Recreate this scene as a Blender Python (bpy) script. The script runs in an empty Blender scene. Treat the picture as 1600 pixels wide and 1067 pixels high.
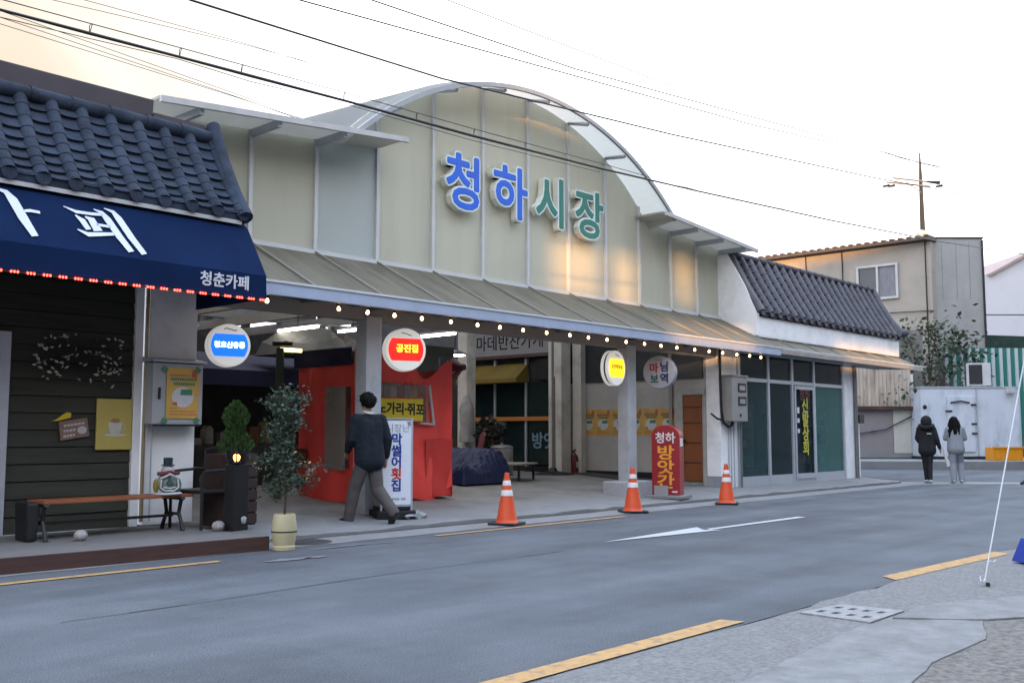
import bpy, bmesh, math, random
from mathutils import Vector, Matrix
R = math.radians
random.seed(7)
SC = bpy.context.scene
COL = SC.collection

# ------------------------------------------------------------------ camera
cd = bpy.data.cameras.new('camera')
cd.sensor_width = 36.0
cd.lens = 36.0 * 1560 / 1600
cd.clip_start = 0.05
cd.clip_end = 2000
cam = bpy.data.objects.new('camera', cd)
COL.objects.link(cam)
cam.location = (0, 0, 1.25)
cam.rotation_euler = (R(90 + 5.256), 0, R(42.4 - 90))
SC.camera = cam

# ------------------------------------------------------------------ sky, sun, exposure
SUN_EL, SUN_AZ = 4.5, 217.0          # low evening light from behind the photographer's left shoulder
w = bpy.data.worlds.new('World')
SC.world = w
w.use_nodes = True
nt = w.node_tree
nt.nodes.clear()
out = nt.nodes.new('ShaderNodeOutputWorld')
bg = nt.nodes.new('ShaderNodeBackground')
sky = nt.nodes.new('ShaderNodeTexSky')
sky.sky_type = 'NISHITA'
sky.sun_disc = False
sky.sun_elevation = R(SUN_EL)
sky.sun_rotation = R(90 - SUN_AZ)
sky.air_density = 1.0
sky.dust_density = 2.0
tc = nt.nodes.new('ShaderNodeTexCoord')
sep = nt.nodes.new('ShaderNodeSeparateXYZ')
nt.links.new(tc.outputs['Generated'], sep.inputs[0])
# thin bright cloud: white towards the horizon, bluer overhead, broken by soft noise
zr = nt.nodes.new('ShaderNodeValToRGB')
zr.color_ramp.elements[0].position = 0.0
zr.color_ramp.elements[0].color = (7.4, 7.4, 7.5, 1)
zr.color_ramp.elements[1].position = 0.85
zr.color_ramp.elements[1].color = (7.6, 9.2, 12.2, 1)
e = zr.color_ramp.elements.new(0.42)
e.color = (8.2, 8.4, 8.8, 1)
nt.links.new(sep.outputs['Z'], zr.inputs[0])
nz = nt.nodes.new('ShaderNodeTexNoise')
nz.inputs['Scale'].default_value = 2.6
nz.inputs['Detail'].default_value = 6
nz.inputs['Distortion'].default_value = 0.4
nt.links.new(tc.outputs['Generated'], nz.inputs['Vector'])
# warm evening cloud low in the sky beyond the cafe roof
dot = nt.nodes.new('ShaderNodeVectorMath')
dot.operation = 'DOT_PRODUCT'
nt.links.new(tc.outputs['Generated'], dot.inputs[0])
_d = Vector((math.cos(R(67.5)), math.sin(R(67.5)), math.tan(R(18.5)))).normalized()
dot.inputs[1].default_value = _d
wr = nt.nodes.new('ShaderNodeMapRange')
wr.interpolation_type = 'SMOOTHSTEP'
wr.inputs['From Min'].default_value = 0.966
wr.inputs['From Max'].default_value = 0.996
nt.links.new(dot.outputs['Value'], wr.inputs['Value'])
nr = nt.nodes.new('ShaderNodeMapRange')
nr.interpolation_type = 'SMOOTHSTEP'
nr.inputs['To Min'].default_value = 0.8
nr.inputs['From Min'].default_value = 0.36
nr.inputs['From Max'].default_value = 0.62
nt.links.new(nz.outputs['Fac'], nr.inputs['Value'])
mw = nt.nodes.new('ShaderNodeMath')
mw.operation = 'MULTIPLY'
nt.links.new(wr.outputs[0], mw.inputs[0])
nt.links.new(nr.outputs[0], mw.inputs[1])
mixw = nt.nodes.new('ShaderNodeMix')
mixw.data_type = 'RGBA'
nt.links.new(mw.outputs[0], mixw.inputs['Factor'])
nt.links.new(zr.outputs['Color'], mixw.inputs['A'])
mixw.inputs['B'].default_value = (3.0, 2.5, 1.95, 1)
mixs = nt.nodes.new('ShaderNodeMix')
mixs.data_type = 'RGBA'
mixs.inputs['Factor'].default_value = 0.94
nt.links.new(sky.outputs['Color'], mixs.inputs['A'])
nt.links.new(mixw.outputs['Result'], mixs.inputs['B'])
nt.links.new(mixs.outputs['Result'], bg.inputs['Color'])
bg.inputs['Strength'].default_value = 0.13
nt.links.new(bg.outputs[0], out.inputs['Surface'])

sl = bpy.data.lights.new('sun', 'SUN')
sl.energy = 3.3
sl.angle = R(1.0)
sl.color = (1.0, 0.50, 0.15)
sun = bpy.data.objects.new('sun', sl)
COL.objects.link(sun)
_a = R(SUN_AZ)
_sd = Vector((math.cos(_a) * math.cos(R(SUN_EL)), math.sin(_a) * math.cos(R(SUN_EL)), math.sin(R(SUN_EL))))
sun.rotation_euler = _sd.to_track_quat('Z', 'Y').to_euler()
sun.location = (-20, -20, 30)

SC.view_settings.view_transform = 'Standard'
SC.view_settings.look = 'None'
SC.view_settings.exposure = 1.40
SC.view_settings.gamma = 1.0
SC.cycles.max_bounces = 6
SC.cycles.caustics_reflective = False
SC.cycles.caustics_refractive = False
SC.cycles.sample_clamp_indirect = 4

# ------------------------------------------------------------------ materials
MATS = {}
def M(name, col, rough=0.6, var=0.18, scale=3.0, bump=0.0, bscale=60.0, metal=0.0, col2=None, dirt=None,
      dscale=1.2, damt=0.5, emit=None, estr=0.0, stretch=None, spec=0.4):
    if name in MATS:
        return MATS[name]
    m = bpy.data.materials.new(name)
    m.use_nodes = True
    t = m.node_tree
    b = t.nodes['Principled BSDF']
    b.inputs['Roughness'].default_value = rough
    b.inputs['Metallic'].default_value = metal
    b.inputs['Specular IOR Level'].default_value = spec
    c = t.nodes.new('ShaderNodeTexCoord')
    vec = c.outputs['Object']
    if stretch:
        mp = t.nodes.new('ShaderNodeMapping')
        mp.inputs['Scale'].default_value = stretch
        t.links.new(vec, mp.inputs['Vector'])
        vec = mp.outputs[0]
    n = t.nodes.new('ShaderNodeTexNoise')
    n.inputs['Scale'].default_value = scale
    n.inputs['Detail'].default_value = 7
    n.inputs['Roughness'].default_value = 0.62
    t.links.new(vec, n.inputs['Vector'])
    r = t.nodes.new('ShaderNodeValToRGB')
    r.color_ramp.elements[0].position = 0.3
    r.color_ramp.elements[1].position = 0.7
    c2 = col2 or tuple(min(1, x * (1 + var)) for x in col)
    c1 = tuple(x * (1 - var) for x in col) if col2 is None else col
    r.color_ramp.elements[0].color = (*c1, 1)
    r.color_ramp.elements[1].color = (*c2, 1)
    t.links.new(n.outputs['Fac'], r.inputs[0])
    last = r.outputs['Color']
    if dirt:
        n2 = t.nodes.new('ShaderNodeTexNoise')
        n2.inputs['Scale'].default_value = dscale
        n2.inputs['Detail'].default_value = 9
        n2.inputs['Roughness'].default_value = 0.7
        t.links.new(vec, n2.inputs['Vector'])
        mr = t.nodes.new('ShaderNodeMapRange')
        mr.inputs['From Min'].default_value = 0.5
        mr.inputs['From Max'].default_value = 0.72
        mr.inputs['To Max'].default_value = damt
        t.links.new(n2.outputs['Fac'], mr.inputs['Value'])
        mx = t.nodes.new('ShaderNodeMix')
        mx.data_type = 'RGBA'
        t.links.new(mr.outputs[0], mx.inputs['Factor'])
        t.links.new(last, mx.inputs['A'])
        mx.inputs['B'].default_value = (*dirt, 1)
        last = mx.outputs['Result']
    t.links.new(last, b.inputs['Base Color'])
    if bump:
        nb = t.nodes.new('ShaderNodeTexNoise')
        nb.inputs['Scale'].default_value = bscale
        nb.inputs['Detail'].default_value = 5
        t.links.new(vec, nb.inputs['Vector'])
        bp = t.nodes.new('ShaderNodeBump')
        bp.inputs['Strength'].default_value = bump
        bp.inputs['Distance'].default_value = 0.02
        t.links.new(nb.outputs['Fac'], bp.inputs['Height'])
        t.links.new(bp.outputs[0], b.inputs['Normal'])
    if emit:
        b.inputs['Emission Color'].default_value = (*emit, 1)
        b.inputs['Emission Strength'].default_value = estr
    MATS[name] = m
    return m

def GLASS(name, col, alpha=0.35, rough=0.05):
    if name in MATS:
        return MATS[name]
    m = bpy.data.materials.new(name)
    m.use_nodes = True
    t = m.node_tree
    b = t.nodes['Principled BSDF']
    n = t.nodes.new('ShaderNodeTexNoise')
    n.inputs['Scale'].default_value = 1.3
    r = t.nodes.new('ShaderNodeValToRGB')
    r.color_ramp.elements[0].color = (*[x * .8 for x in col], 1)
    r.color_ramp.elements[1].color = (*[x * 1.2 for x in col], 1)
    c = t.nodes.new('ShaderNodeTexCoord')
    t.links.new(c.outputs['Object'], n.inputs['Vector'])
    t.links.new(n.outputs['Fac'], r.inputs[0])
    t.links.new(r.outputs['Color'], b.inputs['Base Color'])
    b.inputs['Roughness'].default_value = rough
    b.inputs['Alpha'].default_value = alpha
    b.inputs['Specular IOR Level'].default_value = 0.5
    MATS[name] = m
    return m

# ------------------------------------------------------------------ mesh builder
class MB:
    def __init__(s):
        s.v = []
        s.f = []
    def add(s, v, f):
        o = len(s.v)
        s.v += [tuple(p) for p in v]
        s.f += [tuple(i + o for i in q) for q in f]
        return s
    def quad(s, *p):
        return s.add(p, [tuple(range(len(p)))])
    def box(s, x0, x1, y0, y1, z0, z1):
        return s.add([(x0, y0, z0), (x1, y0, z0), (x1, y1, z0), (x0, y1, z0), (x0, y0, z1), (x1, y0, z1), (x1, y1, z1), (x0, y1, z1)],
                     [(0, 3, 2, 1), (4, 5, 6, 7), (0, 1, 5, 4), (1, 2, 6, 5), (2, 3, 7, 6), (3, 0, 4, 7)])
    def obox(s, c, size, rz=0.0, rx=0.0, ry=0.0):
        m = Matrix.Translation(c) @ Matrix.Rotation(rz, 4, 'Z') @ Matrix.Rotation(ry, 4, 'Y') @ Matrix.Rotation(rx, 4, 'X')
        a, b, h = size[0] / 2, size[1] / 2, size[2] / 2
        v = [m @ Vector(p) for p in [(-a, -b, -h), (a, -b, -h), (a, b, -h), (-a, b, -h), (-a, -b, h), (a, -b, h), (a, b, h), (-a, b, h)]]
        return s.add(v, [(0, 3, 2, 1), (4, 5, 6, 7), (0, 1, 5, 4), (1, 2, 6, 5), (2, 3, 7, 6), (3, 0, 4, 7)])
    def prism(s, poly, vec):
        n = len(poly)
        vec = Vector(vec)
        v = [Vector(p) for p in poly] + [Vector(p) + vec for p in poly]
        return s.add(v, [tuple(range(n - 1, -1, -1)), tuple(range(n, 2 * n))] + [(i, (i + 1) % n, n + (i + 1) % n, n + i) for i in range(n)])
    def tube(s, pts, r, n=8, cap=True):
        pts = [Vector(p) for p in pts]
        rr = r if isinstance(r, (list, tuple)) else [r] * len(pts)
        rings = []
        prev = None
        for i, p in enumerate(pts):
            d = (pts[min(i + 1, len(pts) - 1)] - pts[max(i - 1, 0)]).normalized()
            if prev is None:
                a = d.cross(Vector((0, 0, 1)))
                if a.length < .01:
                    a = d.cross(Vector((1, 0, 0)))
                a.normalize()
            else:
                a = (prev - d * prev.dot(d)).normalized()
            prev = a
            b = d.cross(a)
            rings.append([p + (a * math.cos(2 * math.pi * k / n) + b * math.sin(2 * math.pi * k / n)) * rr[i] for k in range(n)])
        v = [q for g in rings for q in g]
        f = []
        for i in range(len(pts) - 1):
            for k in range(n):
                f.append((i * n + k, i * n + (k + 1) % n, (i + 1) * n + (k + 1) % n, (i + 1) * n + k))
        if cap:
            f.append(tuple(range(n - 1, -1, -1)))
            f.append(tuple(range((len(pts) - 1) * n, len(pts) * n)))
        return s.add(v, f)
    def lathe(s, c, prof, n=20, axis='Z'):
        c = Vector(c)
        v = []
        for r, z in prof:
            for k in range(n):
                a = 2 * math.pi * k / n
                p = (r * math.cos(a), r * math.sin(a), z)
                if axis == 'Y':
                    p = (p[0], -p[2], p[1])
                if axis == 'X':
                    p = (p[2], p[0], p[1])
                v.append(c + Vector(p))
        f = []
        for i in range(len(prof) - 1):
            for k in range(n):
                f.append((i * n + k, i * n + (k + 1) % n, (i + 1) * n + (k + 1) % n, (i + 1) * n + k))
        f.append(tuple(range(n - 1, -1, -1)))
        f.append(tuple(range((len(prof) - 1) * n, len(prof) * n)))
        return s.add(v, f)
    def ball(s, c, r, n=14, m=9):
        r = r if isinstance(r, (list, tuple)) else (r, r, r)
        v = []
        for i in range(m + 1):
            a = math.pi * (i + .02) / (m + .04)
            for k in range(n):
                b = 2 * math.pi * k / n
                v.append((c[0] + r[0] * math.sin(a) * math.cos(b), c[1] + r[1] * math.sin(a) * math.sin(b), c[2] + r[2] * math.cos(a)))
        f = []
        for i in range(m):
            for k in range(n):
                f.append((i * n + k, (i + 1) * n + k, (i + 1) * n + (k + 1) % n, i * n + (k + 1) % n))
        f.append(tuple(range(n)))
        f.append(tuple(range((m + 1) * n - 1, m * n - 1, -1)))
        return s.add(v, f)
    def text(s, body, size, origin, u, v, depth=0.002, offset=0.0, align='CENTER', bold=True):
        c = bpy.data.curves.new('lettering', 'FONT')
        c.body = body
        c.size = size
        c.align_x = align
        c.align_y = 'CENTER'
        c.extrude = depth / 2
        c.resolution_u = 3
        o = bpy.data.objects.new('lettering_tmp', c)
        COL.objects.link(o)
        dg = bpy.context.evaluated_depsgraph_get()
        me = bpy.data.meshes.new_from_object(o.evaluated_get(dg))
        u, v = Vector(u).normalized(), Vector(v).normalized()
        nn = u.cross(v)
        og = Vector(origin)
        # weight of the strokes: the glyph laid over itself round a small circle, each copy a hair lower
        sh = [(0, 0)] + ([(offset * math.cos(k * math.pi / 5), offset * math.sin(k * math.pi / 5)) for k in range(10)] if offset else [])
        for k, (dx, dy) in enumerate(sh):
            s.add([og + u * (q.co.x + dx) + v * (q.co.y + dy) + nn * (q.co.z + depth / 2 - k * .00018) for q in me.vertices], [tuple(p.vertices) for p in me.polygons])
        bpy.data.objects.remove(o)
        bpy.data.curves.remove(c)
        bpy.data.meshes.remove(me)
        return s
    def build(s, name, mat, parent=None, local=False, smooth=False, bevel=0.0, fix=True):
        me = bpy.data.meshes.new(name)
        off = Vector((0, 0, 0))
        if parent is not None and not local:
            p = parent
            while p is not None:
                off += p.location
                p = p.parent
        me.from_pydata([tuple(Vector(q) - off) for q in s.v], [], s.f)
        if fix or bevel:
            bm = bmesh.new()
            bm.from_mesh(me)
            if fix:
                bmesh.ops.recalc_face_normals(bm, faces=bm.faces)
            if bevel:
                es = [e for e in bm.edges if len(e.link_faces) == 2 and e.calc_face_angle(0) > 0.6]
                bmesh.ops.bevel(bm, geom=es, offset=bevel, segments=2, profile=0.6, affect='EDGES', clamp_overlap=True)
            bm.to_mesh(me)
            bm.free()
        if smooth:
            me.polygons.foreach_set('use_smooth', [True] * len(me.polygons))
            try:
                me.set_sharp_from_angle(angle=R(40))
            except Exception:
                pass
        me.materials.append(mat)
        o = bpy.data.objects.new(name, me)
        COL.objects.link(o)
        if parent is not None:
            o.parent = parent
        return o

def tag(o, label, cat, group=None):
    o['label'] = label
    o['category'] = cat
    if group:
        o['group'] = group
    return o
def thing(name, label, cat, loc=(0, 0, 0), rz=0.0, group=None):
    o = bpy.data.objects.new(name, None)
    o.empty_display_size = 0.1
    COL.objects.link(o)
    o.location = loc
    o.rotation_euler = (0, 0, rz)
    return tag(o, label, cat, group)
def struct(name, mb, mat, **k):
    o = mb.build(name, mat, **k)
    o['kind'] = 'structure'
    return o
def copy_tree(o, parent=None):
    c = o.copy()
    COL.objects.link(c)
    c.parent = parent
    for ch in list(o.children):
        copy_tree(ch, c)
    return c

def skin(name, J, bones, mat, parent, levels=2, first=None):
    """One continuous body surface grown round a skeleton; J maps joint -> (position, radius)."""
    keys = list(J)
    if first:
        keys.remove(first)
        keys.insert(0, first)
    ix = {k: i for i, k in enumerate(keys)}
    me = bpy.data.meshes.new(name)
    me.from_pydata([J[k][0] for k in keys], [(ix[a], ix[b]) for a, b in bones], [])
    o = bpy.data.objects.new(name, me)
    COL.objects.link(o)
    o.modifiers.new('skin', 'SKIN').use_smooth_shade = True
    sv = me.skin_vertices[0].data
    for k in keys:
        r = J[k][1]
        sv[ix[k]].radius = r if isinstance(r, tuple) else (r, r)
        sv[ix[k]].use_root = ix[k] == 0
    sub = o.modifiers.new('sub', 'SUBSURF')
    sub.levels = levels
    sub.render_levels = levels
    dg = bpy.context.evaluated_depsgraph_get()
    m2 = bpy.data.meshes.new_from_object(o.evaluated_get(dg))
    bpy.data.objects.remove(o)
    bpy.data.meshes.remove(me)
    m2.name = name
    m2.materials.clear()
    m2.materials.append(mat)
    m2.polygons.foreach_set('use_smooth', [True] * len(m2.polygons))
    o = bpy.data.objects.new(name, m2)
    COL.objects.link(o)
    o.parent = parent
    return o

def cloth(name, caps, mat, parent, vox=.011, it=6):
    """Clothing as one closed surface: tapered capsules fused together, then smoothed."""
    b = MB()
    for p0, r0, p1, r1 in caps:
        p0, p1 = Vector(p0), Vector(p1)
        d = p1 - p0
        if d.length < 1e-4:
            b.ball(p0, r0, 16, 10)
            continue
        u = d.normalized()
        pts, rr = [], []
        for k in range(5):
            a = math.pi / 2 * (1 - k / 4)
            pts.append(p0 - u * r0 * math.sin(a) * .999)
            rr.append(max(.002, r0 * math.cos(a)))
        for k in range(5):
            a = math.pi / 2 * k / 4
            pts.append(p1 + u * r1 * math.sin(a) * .999)
            rr.append(max(.002, r1 * math.cos(a)))
        b.tube(pts, rr, 16)
    o = b.build(name, mat, parent, local=True)
    m = o.modifiers.new('fuse', 'REMESH')
    m.mode = 'VOXEL'
    m.voxel_size = vox
    s_ = o.modifiers.new('soft', 'SMOOTH')
    s_.factor = .5
    s_.iterations = it
    m2 = bpy.data.meshes.new_from_object(o.evaluated_get(bpy.context.evaluated_depsgraph_get()))
    old = o.data
    o.modifiers.clear()
    o.data = m2
    bpy.data.meshes.remove(old)
    m2.name = name
    m2.polygons.foreach_set('use_smooth', [True] * len(m2.polygons))
    return o

def leaves(mb, c, r, n, size, rng, shell=0.45):
    for _ in range(n):
        while True:
            p = Vector((rng.uniform(-1, 1), rng.uniform(-1, 1), rng.uniform(-1, 1)))
            if shell < p.length < 1:
                break
        p = Vector((c[0] + p.x * r[0], c[1] + p.y * r[1], c[2] + p.z * r[2]))
        leaf(mb, p, size * rng.uniform(.6, 1.3), rng)
def leaf(mb, p, s, rng, d=None):
    a = d or Vector((rng.uniform(-1, 1), rng.uniform(-1, 1), rng.uniform(-.7, .7))).normalized()
    b = a.cross(Vector((rng.uniform(-1, 1), rng.uniform(-1, 1), rng.uniform(-1, 1)))).normalized()
    n = a.cross(b)
    mb.add([p, p + a * s * .5 + b * s * .28 + n * s * .08, p + a * s, p + a * s * .5 - b * s * .28 + n * s * .08], [(0, 1, 2), (0, 2, 3)])

# ================================================================== palette
def ASPHALT():
    m = M('asphalt', (.090, .098, .109), .86, .2, .8, .0, 180, dirt=(.125, .130, .138), dscale=.45, damt=.75, spec=.25)
    t = m.node_tree
    b = t.nodes['Principled BSDF']
    src = b.inputs['Base Color'].links[0].from_socket
    c = [n for n in t.nodes if n.type == 'TEX_COORD'][0]
    def noise(sc, det, x):
        mp = t.nodes.new('ShaderNodeMapping')
        mp.inputs['Scale'].default_value = x
        t.links.new(c.outputs['Object'], mp.inputs['Vector'])
        n = t.nodes.new('ShaderNodeTexNoise')
        n.inputs['Scale'].default_value = sc
        n.inputs['Detail'].default_value = det
        t.links.new(mp.outputs[0], n.inputs['Vector'])
        return n.outputs['Fac']
    def rng_(fac, a, b_, lo, hi):
        r = t.nodes.new('ShaderNodeMapRange')
        for k, v in zip(('From Min', 'From Max', 'To Min', 'To Max'), (a, b_, lo, hi)):
            r.inputs[k].default_value = v
        t.links.new(fac, r.inputs['Value'])
        return r.outputs[0]
    # stone grain, tyre-worn lengthwise bands and scattered pale chips
    grain = rng_(noise(95, 3, (1, 1, 1)), .32, .68, .62, 1.4)
    band = rng_(noise(1.1, 4, (.12, 1.0, 1)), .35, .65, .80, 1.16)
    chip = rng_(noise(26, 2, (1, 1, 1)), .70, .76, 1.0, 1.55)
    last = src
    for f in (grain, band, chip):
        mx = t.nodes.new('ShaderNodeMix')
        mx.data_type = 'RGBA'
        mx.blend_type = 'MULTIPLY'
        mx.inputs['Factor'].default_value = 1
        cb = t.nodes.new('ShaderNodeCombineColor')
        for k in range(3):
            t.links.new(f, cb.inputs[k])
        t.links.new(last, mx.inputs['A'])
        t.links.new(cb.outputs[0], mx.inputs['B'])
        last = mx.outputs['Result']
    t.links.new(last, b.inputs['Base Color'])
    bp = t.nodes.new('ShaderNodeBump')
    bp.inputs['Strength'].default_value = .5
    bp.inputs['Distance'].default_value = .01
    t.links.new(grain, bp.inputs['Height'])
    t.links.new(bp.outputs[0], b.inputs['Normal'])
    return m
m_asphalt = ASPHALT()
m_ground = M('ground', (.10, .098, .092), .9, .2, .4)
m_conc = M('concrete', (.205, .208, .21), .85, .15, 3, .3, 60, dirt=(.13, .13, .125), dscale=1.5, damt=.7)
m_gutter = M('gutter_concrete', (.165, .162, .158), .92, .34, 30, .8, 60, dirt=(.23, .226, .222), dscale=6, damt=.8)
m_walk = M('sidewalk_concrete', (.188, .188, .186), .88, .2, 5, .5, 70, dirt=(.12, .115, .105), dscale=2.4, damt=.8)
m_soil = M('worn_patch', (.155, .142, .128), .95, .5, 22, 1.0, 50, dirt=(.2, .185, .17), dscale=7, damt=.7)
m_floor = M('hall_floor', (.20, .195, .185), .8, .18, 2, .2, 60, dirt=(.08, .075, .07), dscale=.9, damt=.6)
m_yellow = M('yellow_paint', (.42, .25, .10), .85, .16, 9, .25, 150, dirt=(.13, .12, .11), dscale=11, damt=1.0)
m_fade = M('faded_paint', (.15, .157, .168), .85, .2, 12, .2, 150, dirt=(.095, .103, .113), dscale=8, damt=1.0)
m_white_paint = M('white_road_paint', (.42, .43, .44), .75, .1, 8, .2, 150, dirt=(.2, .21, .22), dscale=8, damt=.6)
m_panel = M('facade_panel', (.545, .54, .45), .45, .05, .9, .06, 5, dirt=(.465, .46, .38), dscale=1.1, damt=.8, stretch=(2.2, 1, .3))
m_panel_blue = M('facade_panel_blue', (.46, .50, .49), .45, .05, .9, .06, 5)
m_mull = M('mullion_white', (.52, .53, .54), .5, .06, 6)
m_alu = M('aluminium', (.42, .45, .50), .42, .06, 8, metal=.3)
m_eave = M('eave_white', (.42, .42, .42), .55, .08, 3, dirt=(.3, .29, .27), dscale=2, damt=.5)
m_vault = M('vault_sheet', (.20, .21, .225), .5, .08, 1.2, .1, 8)
def translucent(m, amt, col):
    t = m.node_tree
    b = t.nodes['Principled BSDF']
    o = [n for n in t.nodes if n.type == 'OUTPUT_MATERIAL'][0]
    tr = t.nodes.new('ShaderNodeBsdfTranslucent')
    tr.inputs['Color'].default_value = (*col, 1)
    mx = t.nodes.new('ShaderNodeMixShader')
    mx.inputs[0].default_value = amt
    t.links.new(b.outputs[0], mx.inputs[1])
    t.links.new(tr.outputs[0], mx.inputs[2])
    t.links.new(mx.outputs[0], o.inputs['Surface'])
translucent(m_vault, .7, (.8, .8, .76))
translucent(m_panel, .3, (.9, .89, .80))
translucent(m_panel_blue, .25, (.8, .85, .85))
m_canopy = M('canopy_sheet', (.130, .119, .088), .65, .2, 1.2, .08, 10, dirt=(.055, .05, .04), dscale=2.2, damt=.8, stretch=(2.2, .4, .4), spec=.2)
m_seam = M('canopy_seam', (.22, .21, .18), .6, .15, 3)
m_fascia = M('fascia_pale_blue', (.34, .40, .52), .4, .06, 3, dirt=(.28, .3, .34), dscale=2, damt=.5)
m_post = M('post_paint', (.37, .385, .41), .5, .1, 4, dirt=(.2, .2, .2), dscale=3, damt=.5)
m_white_wall = M('white_wall', (.78, .79, .81), .7, .06, 2, .08, 30, dirt=(.36, .36, .36), dscale=1.4, damt=.5)
m_inner = M('inner_wall', (.60, .575, .52), .75, .1, 2, dirt=(.16, .15, .13), dscale=1.3, damt=.6)
m_lintel = M('lintel_paint', (.26, .245, .225), .65, .1, 2, dirt=(.16, .15, .14), dscale=2, damt=.5)
m_dark = M('dark_metal', (.02, .021, .023), .5, .2, 8, metal=.3)
m_black = M('black_plastic', (.012, .012, .014), .45, .2, 10)
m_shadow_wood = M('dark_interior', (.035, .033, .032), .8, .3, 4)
m_beam = M('steel_beam', (.17, .165, .155), .6, .1, 4)
m_tube = M('fluorescent', (.9, .9, .85), emit=(1, .95, .84), estr=8)
m_navy_cloth = M('navy_cloth', (.014, .016, .055), .85, .2, 6)

# ================================================================== the setting
gm = MB().quad((-300, -300, -.03), (600, -300, -.03), (600, 600, -.03), (-300, 600, -.03))
struct('ground', gm, m_ground, fix=False)
rd = MB().add([(-60, 3.4, 0), (31, 3.4, 0), (31, -30, 0), (40, -30, 0), (40, 10, 0), (34, 16, 0), (34, 60, 0), (25.6, 60, 0), (25.6, 9.45, 0), (-60, 9.45, 0)],
              [tuple(range(10))])
struct('road', rd, m_asphalt, fix=False)
# pale gutter strip on the far side, ragged towards the asphalt
def ragged(x0, x1, y0, y1, z, step, amp, rng, amp1=0.0):
    b = MB()
    n = max(2, int((x1 - x0) / step))
    lo = [y0 + rng.uniform(-amp, amp) for _ in range(n + 1)]
    hi = [y1 + rng.uniform(-amp1, amp1) for _ in range(n + 1)]
    for i in range(n):
        a, c = x0 + (x1 - x0) * i / n, x0 + (x1 - x0) * (i + 1) / n
        b.quad((a, lo[i], z), (c, lo[i + 1], z), (c, hi[i + 1], z), (a, hi[i], z))
    return b
rng = random.Random(3)
struct('gutter', ragged(-20, 25.6, 9.28, 9.9, .004, .25, .02, rng), m_conc, fix=False)
# raised concrete apron in front of the market: a low broken kerb, then a slope up to the posts
ap = MB()
n = 60
rng = random.Random(5)
xs = [6.3 + (25.5 - 6.3) * i / n for i in range(n + 1)]
ye = [9.92 + rng.uniform(-.03, .03) for _ in xs]
ze = [.045 + rng.uniform(-.012, .012) for _ in xs]
for i in range(n):
    a, c = xs[i], xs[i + 1]
    ap.quad((a, ye[i], -.02), (c, ye[i + 1], -.02), (c, ye[i + 1], ze[i + 1]), (a, ye[i], ze[i]))
    ap.quad((a, ye[i], ze[i]), (c, ye[i + 1], ze[i + 1]), (c, 10.35, .075), (a, 10.35, .075))
    ap.quad((a, 10.38, .07), (c, 10.38, .07), (c, 11.0, .13), (a, 11.0, .13))
    ap.quad((a, 10.35, .075), (c, 10.35, .075), (c, 10.38, .07), (a, 10.38, .07))
struct('pavement', ap, m_conc, fix=False)
hf = MB().quad((6.3, 11, .13), (20, 11, .13), (20, 14, .33), (6.3, 14, .33)).quad((6.3, 14, .33), (20, 14, .33), (20, 40, .33), (6.3, 40, .33))
struct('hall_floor', hf, m_floor, fix=False)
crack = MB()
for x0, x1, yy, zz in ((6.9, 25.4, 9.9, .006),):
    crack.add(ragged(x0, x1, yy - .045, yy + .02, zz, .3, .025, rng, .008).v, ragged(x0, x1, yy - .045, yy + .02, zz, .3, .025, random.Random(1), .008).f)
struct('drain_gap', crack, M('gap_dark', (.03, .03, .03), .9), fix=False)
struct('gutter_near', ragged(-10, 31, 2.2, 3.4, .004, .3, .0, rng, .03), m_gutter, fix=False)
# near pavement of worn concrete slabs, broken at one corner
def slab(poly, z0, z1, name, mt, rng, bevel=.012):
    pts = []
    for i, p in enumerate(poly):
        q = poly[(i + 1) % len(poly)]
        L = math.hypot(q[0] - p[0], q[1] - p[1])
        k = max(1, int(L / .18)) if L < 8 else 1
        for j in range(k):
            t = j / k
            am = .018 if 0 < j else 0
            pts.append((p[0] + (q[0] - p[0]) * t + rng.uniform(-am, am), p[1] + (q[1] - p[1]) * t + rng.uniform(-am, am), z0))
    return struct(name, MB().prism(pts, (0, 0, z1 - z0)), mt, bevel=bevel)
rng = random.Random(11)
slab([(-3, .3), (2.6, 1.2), (4.9, 1.95), (5.62, 2.06), (6.5, 2.05), (7.1, 2.25), (6.75, 2.72), (6.34, 2.77), (4.4, 2.6), (-3, 2.5)], -.02, .016, 'sidewalk', m_walk, rng, .006)
slab([(6.78, 2.73), (7.15, 2.24), (8.0, 1.75), (14, .2), (14, 1.9), (8.6, 2.24), (7.54, 2.74)], -.02, .022, 'sidewalk_slab', m_walk, rng, .006)
slab([(5.0, 2.03), (5.65, 2.14), (6.5, 2.13), (7.12, 2.32), (8.0, 1.84), (13, .3), (13, -6), (-3, -6), (-3, .25), (2.6, 1.15)], -.02, .008, 'worn_ground', m_soil, rng, 0)
slab([(-3, .26), (-3, -7), (14, -7), (14, .1), (13.2, .1), (13.2, -6.2), (-3.2, -6.2)], -.02, .03, 'sidewalk_edge', m_walk, rng, 0)
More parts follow.
